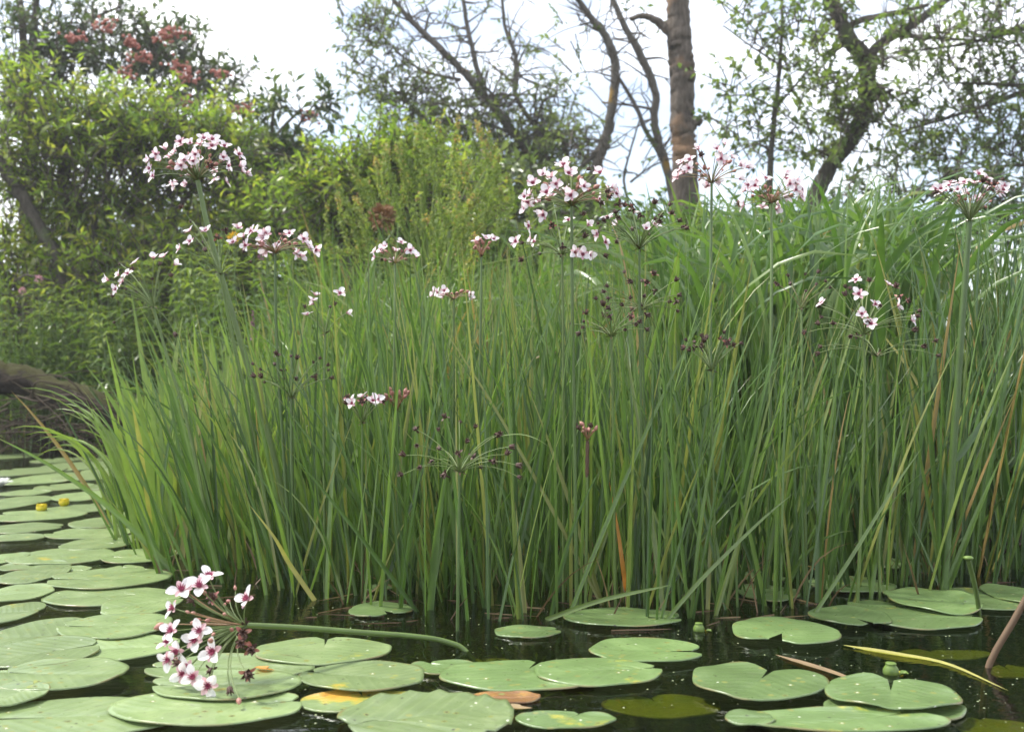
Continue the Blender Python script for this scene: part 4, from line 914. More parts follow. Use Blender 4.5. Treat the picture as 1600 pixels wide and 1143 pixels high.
# tall sedge by the dark gap at the side
reseed(81)
def sedge(N, dlo, dhi, wlo, whi):
    d = rng.uniform(dlo, dhi, N); px = 1400 + rng.random(N) ** .8 * 330
    x = (px - 800) / F * d; z0 = np.maximum(ground_z(x, d), -0.05)
    ytop = np.interp(px, [1400, 1500, 1600, 1740], [420, 320, 290, 280]) + np.abs(rng.normal(0, 110, N))
    lx = rng.normal(.1, .16, N); ly = rng.normal(0, .12, N)
    th1 = np.abs(rng.normal(.15, .25, N)) + np.where(rng.random(N) < .15, rng.uniform(.5, 1.6, N), 0)
    b, r = mass(N, px, d, z0, ytop, rng.uniform(wlo, whi, N), np.hypot(lx, ly), th1, np.arctan2(ly, lx), S=11, lk=1.06)
    k = rng.random(N)
    return b, r, np.where(k < .02, 1.0, np.where(k < .09, .95, np.clip(rng.normal(.42, .25, N), 0, .9)))
b, (V, f, t), ti = sedge(60, 2.4, 2.9, 6, 12); individuals(V, f, t, b, ti, 'sedge_leaf', ('sedge leaf', 'by the dark gap at the picture edge'), 'sedge leaf', 'long sedge leaves by the dark gap', 'sedge')
b, (V, f, t), ti = sedge(420, 2.85, 4.2, 5, 10); stuff(V, f, t, ti, 'sedge_leaves', 'tall blue green sedge mass at the picture edge', 'sedge', 'sedge')
N = 260; d = rng.uniform(3.0, 3.7, N); px = rng.uniform(1440, 1720, N); x = (px - 800) / F * d
lx, ly = rng.normal(.05, .25, N), rng.normal(0, .2, N)
b, (V, f, t) = mass(N, px, d, np.maximum(ground_z(x, d), -.05), rng.uniform(560, 720, N), rng.uniform(3, 7, N), np.hypot(lx, ly), np.abs(rng.normal(.3, .5, N)), np.arctan2(ly, lx), S=7)
stuff(V, f, t, rng.random(N), 'dead_sedge', 'dry brown dead sedge blades under the green ones', 'dead sedge', 'dead_blade')
# root clump at the edge
mb = MB()
for k in range(46):
    p = P(1600 + rng.normal(0, 10), 800 + rng.uniform(0, 100), 2.75 + rng.uniform(0, .2)); q = p + np.array([rng.normal(-.02, .05), rng.normal(-.03, .03), rng.normal(-.02, .05)])
    tube(mb, smooth_path([p, (p + q) / 2 + rng.normal(0, .012, 3), q], 6), np.linspace(.006, .002, 6), 5)
tag(mb.build('root_clump', MAT['dead_twig']), 'tangled pale brown roots at the water edge beside the sedge', 'roots')

reseed(83)
N = 130; px = rng.uniform(215, 1620, N); d = H * F / (np.interp(px, FX, FY) - HY) + rng.uniform(-.05, .7, N)
lx, ly = rng.normal(0, .35, N), rng.normal(0, .3, N)
base = np.stack([(px - 800) / F * d, d, np.full(N, -.03)], -1)
V, f, t = blade_np(base, rng.uniform(.05, .22, N), rng.uniform(.002, .007, N), np.hypot(lx, ly), np.abs(rng.normal(.2, .6, N)), np.arctan2(ly, lx), rng.uniform(0, 6.28, N), rng.normal(0, .8, N), S=6)
stuff(V, f, t, rng.random(N) ** .8, 'rush_litter', 'dead brown rush bases and broken stubs at the waterline', 'plant litter', 'dead_blade')
N = 50; px = rng.uniform(230, 1600, N); py = np.interp(px, FX, FY) + rng.normal(0, 22, N); d = WD(np.maximum(py, 850))
base = np.stack([(px - 800) / F * d, d, rng.uniform(.001, .003, N)], -1)
V, f, t = blade_np(base, rng.uniform(.02, .14, N), rng.uniform(.002, .006, N), np.full(N, 1.56), np.zeros(N), rng.normal(0, .5, N) + math.pi * (rng.random(N) < .5), rng.uniform(0, 6.28, N), np.zeros(N), S=4, fold=.05)
V[..., 2] = np.clip(V[..., 2], .0008, .004)
stuff(V, f, t, rng.random(N), 'floating_litter', 'thin straw fragments floating between the rush stems', 'plant litter', 'dead_blade')
# floating specks between the stems
mb = MB(); reseed(85)
N = 330; py = rng.uniform(930, 1140, N); pxx = rng.uniform(420, 1600, N); d = WD(py); x = (pxx - 800) / F * d
c = np.stack([x, d, np.full(N, .002)], -1); r_ = rng.uniform(.0006, .0018, N)
a_ = np.arange(5) * 2 * math.pi / 5
V = np.stack([c[:, 0:1] + r_[:, None] * np.cos(a_), c[:, 1:2] + r_[:, None] * np.sin(a_) * 1.2, np.repeat(c[:, 2:], 5, 1)], -1).reshape(-1, 3)
top = c + np.stack([0 * r_, 0 * r_, r_ * .4], -1)
V = np.concatenate([V.reshape(N, 5, 3), top[:, None]], 1).reshape(-1, 3)
f0 = np.array([[k, (k + 1) % 5, 5] for k in range(5)])
mb.add(V, (f0[None] + (np.arange(N) * 6)[:, None, None]).reshape(-1, 3))
tag(mb.build('duckweed', MAT['speck']), 'tiny pale duckweed specks floating on the dark water', 'duckweed', kind='stuff')
# drowned weed under the surface
mb = MB(); N = 900; py = rng.uniform(935, 1060, N); pxx = rng.uniform(480, 900, N); d = WD(py); x = (pxx - 800) / F * d
dv = nrm(np.stack([rng.normal(0, 1, N), rng.normal(0, 1, N), rng.normal(0, .2, N)], -1))
leaf_np(mb, np.stack([x, d, rng.uniform(-.09, -.02, N)], -1), dv, np.tile([0, 0, 1.0], (N, 1)), rng.uniform(.015, .04, N), rng.uniform(.003, .007, N), rng.random(N))
tag(mb.build('drowned_weed', MAT['herb_leaf']), 'green drowned weed just under the surface before the rushes', 'water weed', kind='stuff')

# ------------------------------------------------------------------ water lily flowers and pods
def pod_stalk(label, top, foot, d_top, r=0.0045):
    b = W(*foot); tpt = P(*top, d_top)
    root = thing('lily_seed_pod', label, 'seed pod', b, 'water lily pods')
    mb = MB(); tube(mb, smooth_path([b + [0, 0, -.08], b, (b + tpt) / 2 + [.003, 0, 0], tpt], 12), r, 8, tint=.9); mb.build('stalk', MAT['stem'], root)
    mb = MB(); lathe(mb, np.array([[.0, -.006], [.8, -.005], [1.6, 0], [2.1, .5], [2.2, 1.1], [1.5, 1.6], [0, 1.75]]) * 0.0042, tpt, 14); mb.build('pod', MAT['nuphar_green'], root)
pod_stalk('green disc topped seed pod on a bare stalk above the dark green pads', (1513, 874), (1530, 962), 2.02)
def fruit(label, px, py, sc):
    b = W(px, py); root = thing('lily_fruit', label, 'lily fruit', b, 'green yellow water lily fruits')
    mb = MB(); lathe(mb, np.array([[0, -.012], [.013, -.008], [.017, .002], [.0165, .010], [.0125, .017], [.0105, .020], [.0118, .022], [.011, .024], [.004, .0225], [0, .023]]) * sc, b + [-.006, 0, 0], 18); mb.build('flask', MAT['nuphar_green'], root)
    for k in range(5):
        V, f, t = petal_np(.022 * sc, .018 * sc, 1.1 + .25 * (k % 2), .5); V = rotz(V, k * 1.257 + .4) + b + [.012 * sc, 0, -.006]
        mb = MB(); mb.add(V, f, .5, t); mb.build('sepal', MAT['nuphar_yellow' if k % 2 else 'nuphar_green'], root)
fruit('flask shaped green lily fruit floating by the long pad', 1097, 985, .62)
fruit('flask shaped green lily fruit with yellow sepals between floating leaf and torn pad', 1398, 1052, .72)
def yellow_bud(label, px, py):
    b = W(px, py + 8); root = thing('yellow_water_lily', label, 'water lily', b, 'yellow water lily buds')
    mb = MB(); tube(mb, [b + [0, 0, -.05], b + [0, 0, .006]], .005, 7, tint=.7); mb.build('stalk', MAT['stem'], root)
    for k in range(6):
        V, f, t = petal_np(.042, .036, .95, .7, wide=.9)
        tt = np.repeat(np.linspace(0, 1, 5), 5); V[:, 0] *= (1 - .75 * tt ** 2)
        mb = MB(); mb.add(rotz(V, k * 1.047) + b + [0, 0, .002], f, .5, t); mb.build('petal', MAT['nuphar_yellow'], root)
    mb = MB(); lathe(mb, np.array([[.01, .004], [.018, .012], [.018, .022], [.01, .03], [0, .032]]), b, 14); mb.build('heart', MAT['nuphar_yellow'], root)
yellow_bud('nearer globe shaped yellow water lily bud on the pads', 65, 793)
yellow_bud('farther globe shaped yellow water lily bud on the pads', 100, 784)
b = W(2, 762); root = thing('white_water_lily', 'white water lily blossom at the picture edge among far pads', 'water lily', b)
for ring, (nn_, L, a) in enumerate(((8, .055, 1.25), (8, .05, .85), (6, .04, .45))):
    for k in range(nn_):
        V, f, t = petal_np(L, .024, a, .35); mb = MB(); mb.add(rotz(V, k * 6.283 / nn_ + ring * .4) + b + [0, 0, .006], f, .5, t); mb.build('petal', MAT['lily_white'], root)

# ------------------------------------------------------------------ the bank: log and twigs
reseed(91)
mb = MB()
pts = smooth_path([P(-60, 572, 7.0), P(0, 590, 6.9), P(40, 594, 6.85), P(80, 612, 6.8), P(140, 628, 6.7), P(200, 660, 6.6)], 26)
tube(mb, pts, np.array([.125, .125, .12, .12, .115, .11, .11, .105, .1, .1, .1, .1, .1, .1, .1, .1, .1, .1, .095, .095, .09, .09, .085, .08, .07, .06]) * .9, 22, rough=.11)
m = MAT['mossy_bark']; n, l = m.node_tree.nodes, m.node_tree.links     # moss on the upper side
b_ = n['Principled BSDF']; src = b_.inputs['Base Color'].links[0].from_socket
ge = n.new('ShaderNodeNewGeometry'); sx = n.new('ShaderNodeSeparateXYZ'); l.new(ge.outputs['Normal'], sx.inputs[0])
tx = n.new('ShaderNodeTexNoise'); tx.inputs['Scale'].default_value = 14; tx.inputs['Detail'].default_value = 5; l.new(ge.outputs['Position'], tx.inputs['Vector'])
ma = n.new('ShaderNodeMath'); ma.operation = 'MULTIPLY_ADD'; ma.inputs[1].default_value = .9; l.new(tx.outputs['Fac'], ma.inputs[0]); l.new(sx.outputs['Z'], ma.inputs[2])
rr_ = ramp(n, [(0.9, (0, 0, 0)), (1.0, (0.8, 0.8, 0.8))]); rr_.color_ramp.elements[1].position = 1.0; l.new(ma.outputs[0], rr_.inputs[0])
xm = n.new('ShaderNodeMix'); xm.data_type = 'RGBA'; xm.inputs['B'].default_value = (.06, .06, .012, 1); l.new(rr_.outputs[0], xm.inputs['Factor']); l.new(src, xm.inputs['A']); l.new(xm.outputs['Result'], b_.inputs['Base Color'])
tag(mb.build('fallen_log', MAT['mossy_bark'], origin=pts[13]), 'mossy fallen log lying along the dark bank', 'log')
for k in range(64):
    a = P(rng.uniform(-40, 170), rng.uniform(612, 694), rng.uniform(6.2, 7.0)); ang = rng.uniform(-1.3, 1.0) + (math.pi if rng.random() < .4 else 0); L = rng.uniform(.25, .8)
    q = a + L * np.array([math.cos(ang), rng.normal(-.1, .3), math.sin(ang) * .5 - .1])
    mb = MB(); tube(mb, smooth_path([a, (a * .6 + q * .4) + rng.normal(0, .07, 3), q], 8), np.linspace(.006, .002, 8) * rng.uniform(.5, 1.3), 5)
    tag(mb.build('dead_twig', MAT['dead_twig'], origin=a), 'thin bare dead twig in the tangle below the mossy log', 'twig', 'dead twigs below the mossy log')

# ------------------------------------------------------------------ trees and shrubs
def crown_np(d, blobs, L, w, k, tl, tint=(.45, .25), droop=.15, up=.35, wide=.45, twig_mb=None, leaf_mb=None, jit=1.0):
    s = d / F
    for bl in blobs:
        cx, cy, rx, ry, n = bl[:5]; dd = bl[5] if len(bl) > 5 else 0.0
        c = P(cx, cy, d + dd); u = nrm(rng.standard_normal((n, 3))) * (rng.random((n, 1)) ** .45)
        pos = c + u * np.array([rx * s, min(rx, ry * 1.6) * s * .75, ry * s])
        dv = nrm(u * .7 + [0, 0, up] + rng.standard_normal((n, 3)) * .5)
        ln = tl * s * rng.uniform(.6, 1.35, n)
        tb = np.clip(rng.normal(tint[0], tint[1], n), 0, 1)
        e1 = pos + dv * ln[:, None] * .5; e2 = pos + dv * ln[:, None] + np.array([0, 0, -1]) * (ln * droop)[:, None]
        if twig_mb is not None:
            side = nrm(np.cross(dv, [0, 1, .2])) ; oth = nrm(np.cross(dv, side)); r0 = .9 * s
            ring = []
            for p_, rr in ((pos - dv * ln[:, None] * .35, 1.5), (e1, 1.0), (e2, .4)):
                for a in range(3):
                    ring.append(p_ + (side * math.cos(a * 2.094) + oth * math.sin(a * 2.094)) * r0 * rr)
            V = np.stack(ring, 1); fq = np.array([[i * 3 + a, i * 3 + (a + 1) % 3, i * 3 + 3 + (a + 1) % 3, i * 3 + 3 + a] for i in range(2) for a in range(3)])
            twig_mb.add(V.reshape(-1, 3), (fq[None] + (np.arange(n) * 9)[:, None, None]).reshape(-1, 4))
        t = (np.arange(k) + .6) / k
        tt = np.clip(t[None] + rng.normal(0, .06, (n, k)), 0, 1.05)[..., None]
        p = pos[:, None] * (1 - tt) ** 2 + 2 * e1[:, None] * tt * (1 - tt) + e2[:, None] * tt ** 2
        perp = rng.standard_normal((n, k, 3)); perp -= dv[:, None] * (perp * dv[:, None]).sum(-1, keepdims=True); perp = nrm(perp)
        ld = nrm(dv[:, None] * .75 + perp * .9 * jit + np.array([0, 0, -.25]))
        upv = nrm(np.array([0, 0, 1.0]) + rng.standard_normal((n, k, 3)) * .55)
        leaf_np(leaf_mb, p.reshape(-1, 3), ld.reshape(-1, 3), upv.reshape(-1, 3), (L * s * rng.uniform(.6, 1.2, n * k)), (w * s * rng.uniform(.75, 1.2, n * k)),
                np.clip(np.repeat(tb, k) + rng.normal(0, .12, n * k), 0, 1), wide=wide)

def tree(name, label, cat, d, limbs, blobs, leafmat, bark, L=22, w=7, k=10, tl=55, tint=(.45, .25), group=None, connect=4, sides=9, extra_twigs=0, dens=1.0, **kw):
    """limbs: pixel polylines (x, y, radius px[, depth offset]); the first runs down to the ground"""
    blobs = [(b_[0], b_[1], b_[2], b_[3], max(2, int(b_[4] * dens))) + tuple(b_[5:]) for b_ in blobs]
    fine = kw.pop('fine', 1.0)
    def wp(q): return np.append(P(q[0], q[1], d + (q[3] if len(q) > 3 else 0)), q[2] * fine * d / F)
    L0 = [wp(q) for q in limbs[0]]
    g = L0[-1].copy(); gz = float(ground_z(g[0], g[1])) - .05
    if g[2] > gz + .02: g[2] = gz; g[3] *= 1.15; L0.append(g)
    root = thing(name, label, cat, (g[0], g[1], gz + .05), group)
    allp = []
    for i, lb in enumerate(limbs):
        q = np.array(L0 if i == 0 else [wp(x) for x in lb])
        n = max(8, (9 if q[:, 3].max() > 10 * d / F else 5) * len(q)); sp = smooth_path(q, n)
        sp[1:-1, :3] += rng.normal(0, .25, (n - 2, 3)) * np.minimum(sp[1:-1, 3:4], 9 * d / F) * .4
        mb = MB(); tube(mb, sp[:, :3], np.maximum(sp[:, 3], .0015), sides, rough=.045); mb.build('trunk' if i == 0 else 'limb', MAT[bark], root)
        allp.append(sp[: int(n * (.75 if i == 0 else 1)) or 1])
    allp = np.concatenate(allp)
    tw, lf = MB(), MB()
    s = d / F
    for bl in blobs:
        c = P(bl[0], bl[1], d + (bl[5] if len(bl) > 5 else 0))
        for _ in range(connect):
            e = c + rng.uniform(-.7, .7, 3) * np.array([bl[2], bl[2] * .5, bl[3]]) * s
            j = np.argmin(((allp[:, :3] - e) ** 2).sum(1) + rng.random(len(allp)) * (bl[2] * s) ** 2 * .5); a = allp[j]
            m_ = (a[:3] + e) / 2 + rng.normal(0, .12, 3) * np.linalg.norm(a[:3] - e) + [0, 0, .1 * np.linalg.norm(a[:3] - e)]
            tube(tw, smooth_path([a[:3], m_, e], 8), np.linspace(min(a[3] * .5, 2.6 * s), .7 * s, 8), 5, cap=False)
    for _ in range(extra_twigs):                     # bare side twigs
        a = allp[rng.integers(len(allp))]; ln = rng.uniform(25, 90) * s
        dv = nrm(rng.normal(0, 1, 3) * [1, .6, .7] + [0, 0, .45]); e = a[:3] + dv * ln
        m_ = (a[:3] + e) / 2 + rng.normal(0, .14, 3) * ln
        tube(tw, smooth_path([a[:3], m_, e], 7), np.linspace(min(a[3] * .45, 1.7 * s), .45 * s, 7), 4, cap=False)
        for _ in range(rng.integers(0, 3)):
            q = m_ + nrm(dv + rng.normal(0, .8, 3)) * ln * rng.uniform(.3, .6); tube(tw, smooth_path([m_, (m_ + q) / 2 + rng.normal(0, .08, 3) * ln, q], 5), np.linspace(.8 * s, .35 * s, 5), 3, cap=False)
    if blobs:
        crown_np(d, blobs, L, w, k, tl, tint, twig_mb=tw, leaf_mb=lf, **kw)
        o = lf.build('crown', MAT[leafmat], root); o['kind'] = 'stuff'
    if tw.n: o = tw.build('twigs', MAT['twig'], root); o['kind'] = 'stuff'
    return root

reseed(101)
tree('willow_bush', 'big yellow green willow bush behind the mossy log', 'bush', 8.9,
     [[(-40, 215, 7, -.2), (10, 270, 9, -.25), (50, 335, 9.5, -.3), (95, 420, 9, -.3), (118, 520, 9, -.2)], [(-10, 150, 5), (55, 205, 6), (90, 245, 5), (105, 330, 5), (130, 470, 7)],
      [(180, 250, 3), (150, 330, 5), (148, 430, 6), (150, 540, 7)], [(330, 260, 3), (260, 350, 4), (190, 440, 6), (160, 540, 7)]],
     [(130, 195, 120, 60, 240), (250, 215, 110, 60, 270), (60, 260, 100, 80, 280), (190, 270, 140, 80, 420), (330, 250, 80, 70, 210), (60, 360, 110, 70, 250, .6), (220, 360, 160, 70, 360, .7), (20, 440, 90, 60, 150, .8), (380, 330, 80, 60, 200, .8), (120, 440, 120, 60, 160, 1.2), (230, 430, 120, 60, 230, -.4), (330, 420, 90, 60, 180, -.2), (40, 470, 70, 50, 110, -.1), (150, 480, 110, 50, 200, -.2), (30, 130, 40, 50, 50)],
     'willow_leaf', 'bark', L=19, w=4.6, k=12, tl=66, tint=(.68, .27), dens=.62, up=.45)
reseed(103)
r = tree('rowan_tree', 'dark rowan tree with red berry clusters rising behind the willow bush', 'tree', 11,
     [[(60, -40, 5), (52, 60, 6), (44, 160, 7), (40, 300, 8), (45, 500, 9)], [(190, 10, 2), (130, 40, 3), (90, 110, 4), (50, 220, 5)], [(330, 150, 2), (230, 160, 3), (130, 230, 5), (60, 330, 6)], [(25, -30, 5), (35, 40, 6), (42, 150, 6)],
      [(470, 170, 2), (420, 230, 3), (400, 330, 4), (330, 450, 6), (250, 520, 7)]],
     [(60, 40, 90, 55, 110), (170, 55, 90, 50, 120), (270, 90, 70, 50, 150), (210, 110, 100, 50, 110), (330, 150, 60, 50, 110), (395, 250, 60, 50, 130), (455, 260, 40, 35, 50), (440, 310, 60, 45, 100), (20, 120, 60, 60, 80), (100, 110, 80, 60, 90)],
     'dark_leaf', 'bark', L=15, w=6, k=10, tl=44, tint=(.6, .3), extra_twigs=20, dens=.62)
for (bx, by, sz) in ((165, 42, 16), (258, 56, 15), (276, 50, 16), (222, 90, 15), (280, 105, 15), (292, 120, 15), (345, 116, 10), (288, 160, 13), (40, 165, 15), (378, 172, 14), (480, 180, 12), (196, 116, 13), (118, 60, 12), (206, 66, 11)):
    mb = MB(); c = P(bx, by, 10.2)
    for _ in range(34):
        p = c + rng.normal(0, .45, 3) * np.array([sz * 1.3, sz, sz * .7]) * 10.75 / F
        lathe(mb, np.array([[0, -1], [.8, -.6], [1, 0], [.8, .6], [0, 1]]) * .016, p, 6)
    mb.build('berry_cluster', MAT['berry'], r)['kind'] = 'stuff'
# pinnate sprays of an elder against the sky
reseed(104)
tree('elder_shrub', 'slender shrub with separate dark leaf sprays against the white sky', 'shrub', 9.5,
     [[(432, 130, 1.5), (425, 200, 3), (415, 330, 4), (405, 480, 5)], [(520, 135, 1.2), (490, 165, 1.5), (465, 200, 2), (440, 260, 3), (418, 350, 4)], [(395, 150, 1.2), (405, 200, 2), (415, 280, 3)]],
     [(435, 165, 18, 20, 7), (505, 165, 22, 14, 9), (478, 180, 18, 14, 7), (400, 170, 14, 14, 5), (430, 230, 36, 25, 26), (465, 270, 45, 35, 60), (420, 300, 60, 40, 80)],
     'dark_leaf', 'bark', L=22, w=8, k=8, tl=50, tint=(.6, .25))
reseed(105)
tree('light_willow_shrub', 'light green narrow leaved shrub between rowan and dock', 'shrub', 7.8,
     [[(560, 210, 2), (550, 300, 4), (545, 430, 5)], [(640, 220, 2), (600, 310, 4), (560, 430, 5)], [(500, 240, 2), (520, 330, 4), (540, 430, 5)]],
     [(540, 285, 80, 40, 190), (620, 255, 60, 45, 150), (560, 325, 110, 50, 300), (480, 345, 80, 50, 190, .4), (660, 290, 80, 60, 180), (560, 370, 120, 50, 220, .4), (430, 340, 60, 50, 130, .6), (720, 330, 90, 60, 180, .8)],
     'willow_leaf', 'bark', L=19, w=5, k=11, tl=58, tint=(.62, .26), dens=.85)
reseed(107)
tree('grey_willow_tree', 'leaning willow with long bare limbs and dusty green leaves against the sky', 'tree', 11.5,
     [[(600, -20, 4), (640, 30, 6), (700, 88, 8), (745, 135, 9), (790, 190, 10), (830, 250, 11), (850, 330, 12), (850, 480, 14)], [(720, -20, 4), (732, 50, 5), (745, 105, 6), (760, 160, 7)], [(783, -20, 3), (790, 45, 4), (806, 90, 5), (806, 150, 5), (840, 205, 6), (848, 240, 6), (845, 330, 8)],
      [(690, 165, 2), (760, 152, 3), (812, 148, 4)], [(740, 185, 3), (800, 210, 4), (850, 245, 5), (895, 275, 6)], [(560, 10, 1.5), (610, 70, 2), (660, 110, 3), (720, 125, 4)], [(830, 60, 1.5), (812, 95, 2.5), (808, 140, 3)]],
     [(560, 30, 40, 35, 26), (600, 55, 55, 45, 34), (565, 85, 35, 40, 16), (610, 120, 65, 45, 60), (640, 170, 75, 45, 110), (700, 205, 80, 45, 120), (765, 160, 50, 40, 45), (820, 225, 85, 45, 150), (880, 235, 45, 45, 60), (885, 140, 30, 40, 12), (760, 265, 110, 45, 180), (680, 30, 50, 30, 10), (855, 175, 45, 45, 34), (750, 60, 60, 50, 9), (840, 90, 40, 40, 7)],
     'grey_willow_leaf', 'lichen_bark', L=12, w=4.6, k=9, tl=40, tint=(.7, .28), extra_twigs=190, connect=2, dens=.85, fine=.72)
reseed(109)
tree('bare_forked_tree', 'almost leafless forked tree with orange lichen beside the dead trunk', 'tree', 10.5,
     [[(890, -20, 5), (925, 30, 6), (950, 65, 8), (962, 105, 8.5), (957, 160, 9), (948, 215, 9), (936, 250, 10), (920, 330, 11)], [(950, -20, 5), (975, 40, 6), (1000, 85, 7.5), (1024, 145, 7.5), (1022, 185, 7.5), (1030, 225, 8), (1050, 300, 9), (1055, 420, 10)],
      [(960, 110, 3), (990, 160, 4), (1010, 205, 4.5), (1035, 250, 5), (1060, 320, 6)], [(955, 175, 3), (935, 230, 4), (905, 265, 5), (870, 300, 5)], [(905, 40, 2), (935, 35, 2.5), (950, 62, 3.5)], [(940, 160, 2), (985, 165, 2), (1018, 170, 3)], [(1000, 185, 1.5), (985, 235, 2), (975, 280, 2.5), (985, 330, 3)], [(1040, 250, 1.5), (1010, 265, 2), (985, 285, 2.5)]],
     [(1010, 60, 60, 50, 5), (880, 60, 40, 30, 6), (1000, 240, 40, 40, 7), (905, 210, 40, 50, 18)],
     'grey_willow_leaf', 'lichen_bark', L=14, w=6, k=6, tl=40, extra_twigs=85, connect=2, fine=.82)
reseed(111)
r = tree('dead_tree', 'thick dead tree trunk with peeling pale bark and a broken side limb', 'dead tree', 9.8,
     [[(1059, -60, 17), (1060, 20, 17.5), (1062, 70, 19), (1066, 120, 19.5), (1066, 180, 18.5), (1069, 230, 19), (1071, 290, 21), (1072, 420, 23)], [(984, 30, 3.5), (1005, 25, 4.5), (1025, 32, 6), (1048, 52, 8)], [(1094, 188, 6), (1086, 194, 9), (1070, 200, 8)]],
     [], 'grey_willow_leaf', 'dead_bark', sides=18, extra_twigs=7)
reseed(113)
tree('alder_sapling', 'thin upright sapling with sparse round leaves against the sky', 'sapling', 8.5,
     [[(1223, -30, 2), (1220, 80, 3), (1213, 160, 4), (1203, 265, 5), (1200, 420, 6)], [(1130, 40, 1), (1170, 70, 1.3), (1216, 100, 2)], [(1130, 150, 1), (1170, 150, 1.3), (1212, 170, 2)], [(1280, 90, 1), (1245, 130, 1.3), (1213, 170, 2)]],
     [(1150, 30, 40, 25, 16), (1180, 60, 45, 30, 20), (1150, 130, 35, 30, 16), (1170, 190, 50, 40, 28), (1225, 110, 45, 60, 34), (1180, 240, 50, 25, 22), (1240, 200, 45, 50, 28), (1230, 30, 40, 40, 14), (1260, 60, 30, 40, 12), (1120, 190, 25, 40, 10)],
     'alder_leaf', 'bark', L=14, w=8, k=6, tl=45, tint=(.55, .25), wide=.5, connect=2, dens=.75)
reseed(115)
tree('leaning_tree', 'forked tree leaning over with ivy green leaves along its bent trunk', 'tree', 9.2,
     [[(1290, -40, 10), (1308, 20, 11), (1328, 62, 12), (1350, 92, 13), (1356, 135, 11.5), (1350, 180, 11), (1328, 220, 12), (1296, 262, 12.5), (1268, 330, 13), (1260, 420, 14)], [(1500, -20, 5), (1460, 15, 6), (1410, 48, 7), (1372, 72, 8), (1352, 95, 9)], [(1450, 8, 3), (1400, 20, 4), (1345, 32, 5), (1322, 45, 6)], [(1550, 65, 2), (1470, 60, 3), (1410, 55, 4)], [(1395, 140, 3), (1370, 152, 5), (1352, 160, 7)], [(1290, 180, 2), (1310, 200, 3), (1335, 215, 4)]],
     [(1310, 130, 45, 40, 60, -.2), (1330, 190, 45, 50, 80, -.3), (1290, 110, 35, 40, 30), (1290, 230, 50, 35, 50), (1330, 20, 40, 30, 24, -.2), (1370, 90, 30, 40, 26, -.2), (1290, 40, 30, 40, 20), (1380, 180, 45, 45, 40), (1440, 40, 60, 40, 40)],
     'alder_leaf', 'bark', L=15, w=7, k=7, tl=42, tint=(.5, .25), sides=14, extra_twigs=35, connect=3, dens=.6)
reseed(117)
tree('side_willow_tree', 'leafy willow hanging in from the picture edge beside the leaning tree', 'tree', 8.6,
     [[(1690, -60, 9), (1680, 60, 10), (1690, 200, 12), (1690, 420, 14)], [(1380, 215, 1.5), (1460, 190, 2.5), (1540, 165, 3.5), (1610, 140, 5), (1680, 120, 7)], [(1500, 130, 2), (1560, 132, 3), (1680, 138, 5)], [(1540, 262, 2), (1600, 258, 3), (1690, 262, 5)], [(1420, 80, 1.5), (1500, 70, 2.5), (1580, 50, 4), (1680, 20, 6)]],
     [(1570, 30, 60, 45, 120), (1500, 40, 55, 45, 70), (1580, 100, 50, 50, 110), (1500, 110, 60, 40, 60), (1440, 130, 40, 40, 36), (1540, 180, 70, 40, 120), (1460, 190, 60, 40, 70), (1580, 230, 50, 40, 110), (1490, 240, 60, 30, 90), (1420, 230, 40, 40, 50), (1440, 60, 40, 30, 26), (1650, 120, 60, 120, 160), (1390, 100, 30, 40, 22), (1400, 160, 40, 40, 34)],
     'alder_leaf', 'bark', L=15, w=6, k=8, tl=50, tint=(.35, .28), extra_twigs=60, connect=3, dens=.34)
reseed(119)
tree('low_willow_shrub', 'low dark shrub behind the reeds under the leaning tree', 'shrub', 7.4,
     [[(1480, 260, 2), (1470, 330, 3), (1460, 450, 5)], [(1560, 250, 2), (1520, 330, 3), (1480, 440, 5)], [(1390, 270, 2), (1420, 340, 3), (1450, 440, 5)]],
     [(1430, 290, 60, 30, 60), (1520, 290, 70, 35, 80), (1590, 320, 60, 50, 100), (1500, 370, 110, 40, 150), (1400, 370, 70, 40, 90), (1330, 300, 50, 30, 30)],
     'dark_leaf', 'bark', L=18, w=6, k=9, tl=50, tint=(.6, .25), connect=3, dens=.4)
# dark thicket filling the back, far behind
reseed(121)
for (cx, cyy, rx, ry, n, d, lab) in ((330, 420, 200, 100, 420, 10.5, 'dark thicket in the shade behind the willow bush'), (760, 340, 180, 70, 420, 10.2, 'dense dark shrub in the shade behind the dock'), (60, 500, 170, 90, 380, 9.9, 'shaded undergrowth shrub above the mossy log'), (980, 385, 150, 45, 200, 9.4, 'low green shrub at the foot of the dead tree trunk'), (1250, 370, 120, 40, 90, 9.6, 'low green shrub at the foot of the leaning tree'), (430, 500, 170, 70, 300, 9.4, 'green shrub in the shade behind the leafy herbs'), (650, 440, 160, 70, 380, 8.4, 'green shrub behind the meadow grass below the dock'), (900, 450, 150, 60, 300, 8.2, 'green shrub behind the fullest umbel'), (210, 540, 150, 60, 280, 9.7, 'deep shaded shrub right behind the mossy log')):
    tree('thicket_shrub', lab, 'shrub', d, [[(cx, cyy - ry * .5, 3), (cx + 5, cyy + 20, 5), (cx, cyy + 120, 7)], [(cx - rx * .5, cyy - ry * .4, 2), (cx - 20, cyy + 40, 4)], [(cx + rx * .5, cyy - ry * .4, 2), (cx + 20, cyy + 40, 4)]],
         [(cx - rx * .4, cyy, rx * .6, ry, n // 2), (cx + rx * .4, cyy, rx * .6, ry, n // 2)], 'grey_willow_leaf' if d > 9.7 and cx < 900 else 'herb_leaf', 'bark', L=21, w=9, k=10, tl=55, tint=(.5, .28), connect=3, group='shrubs filling the back')

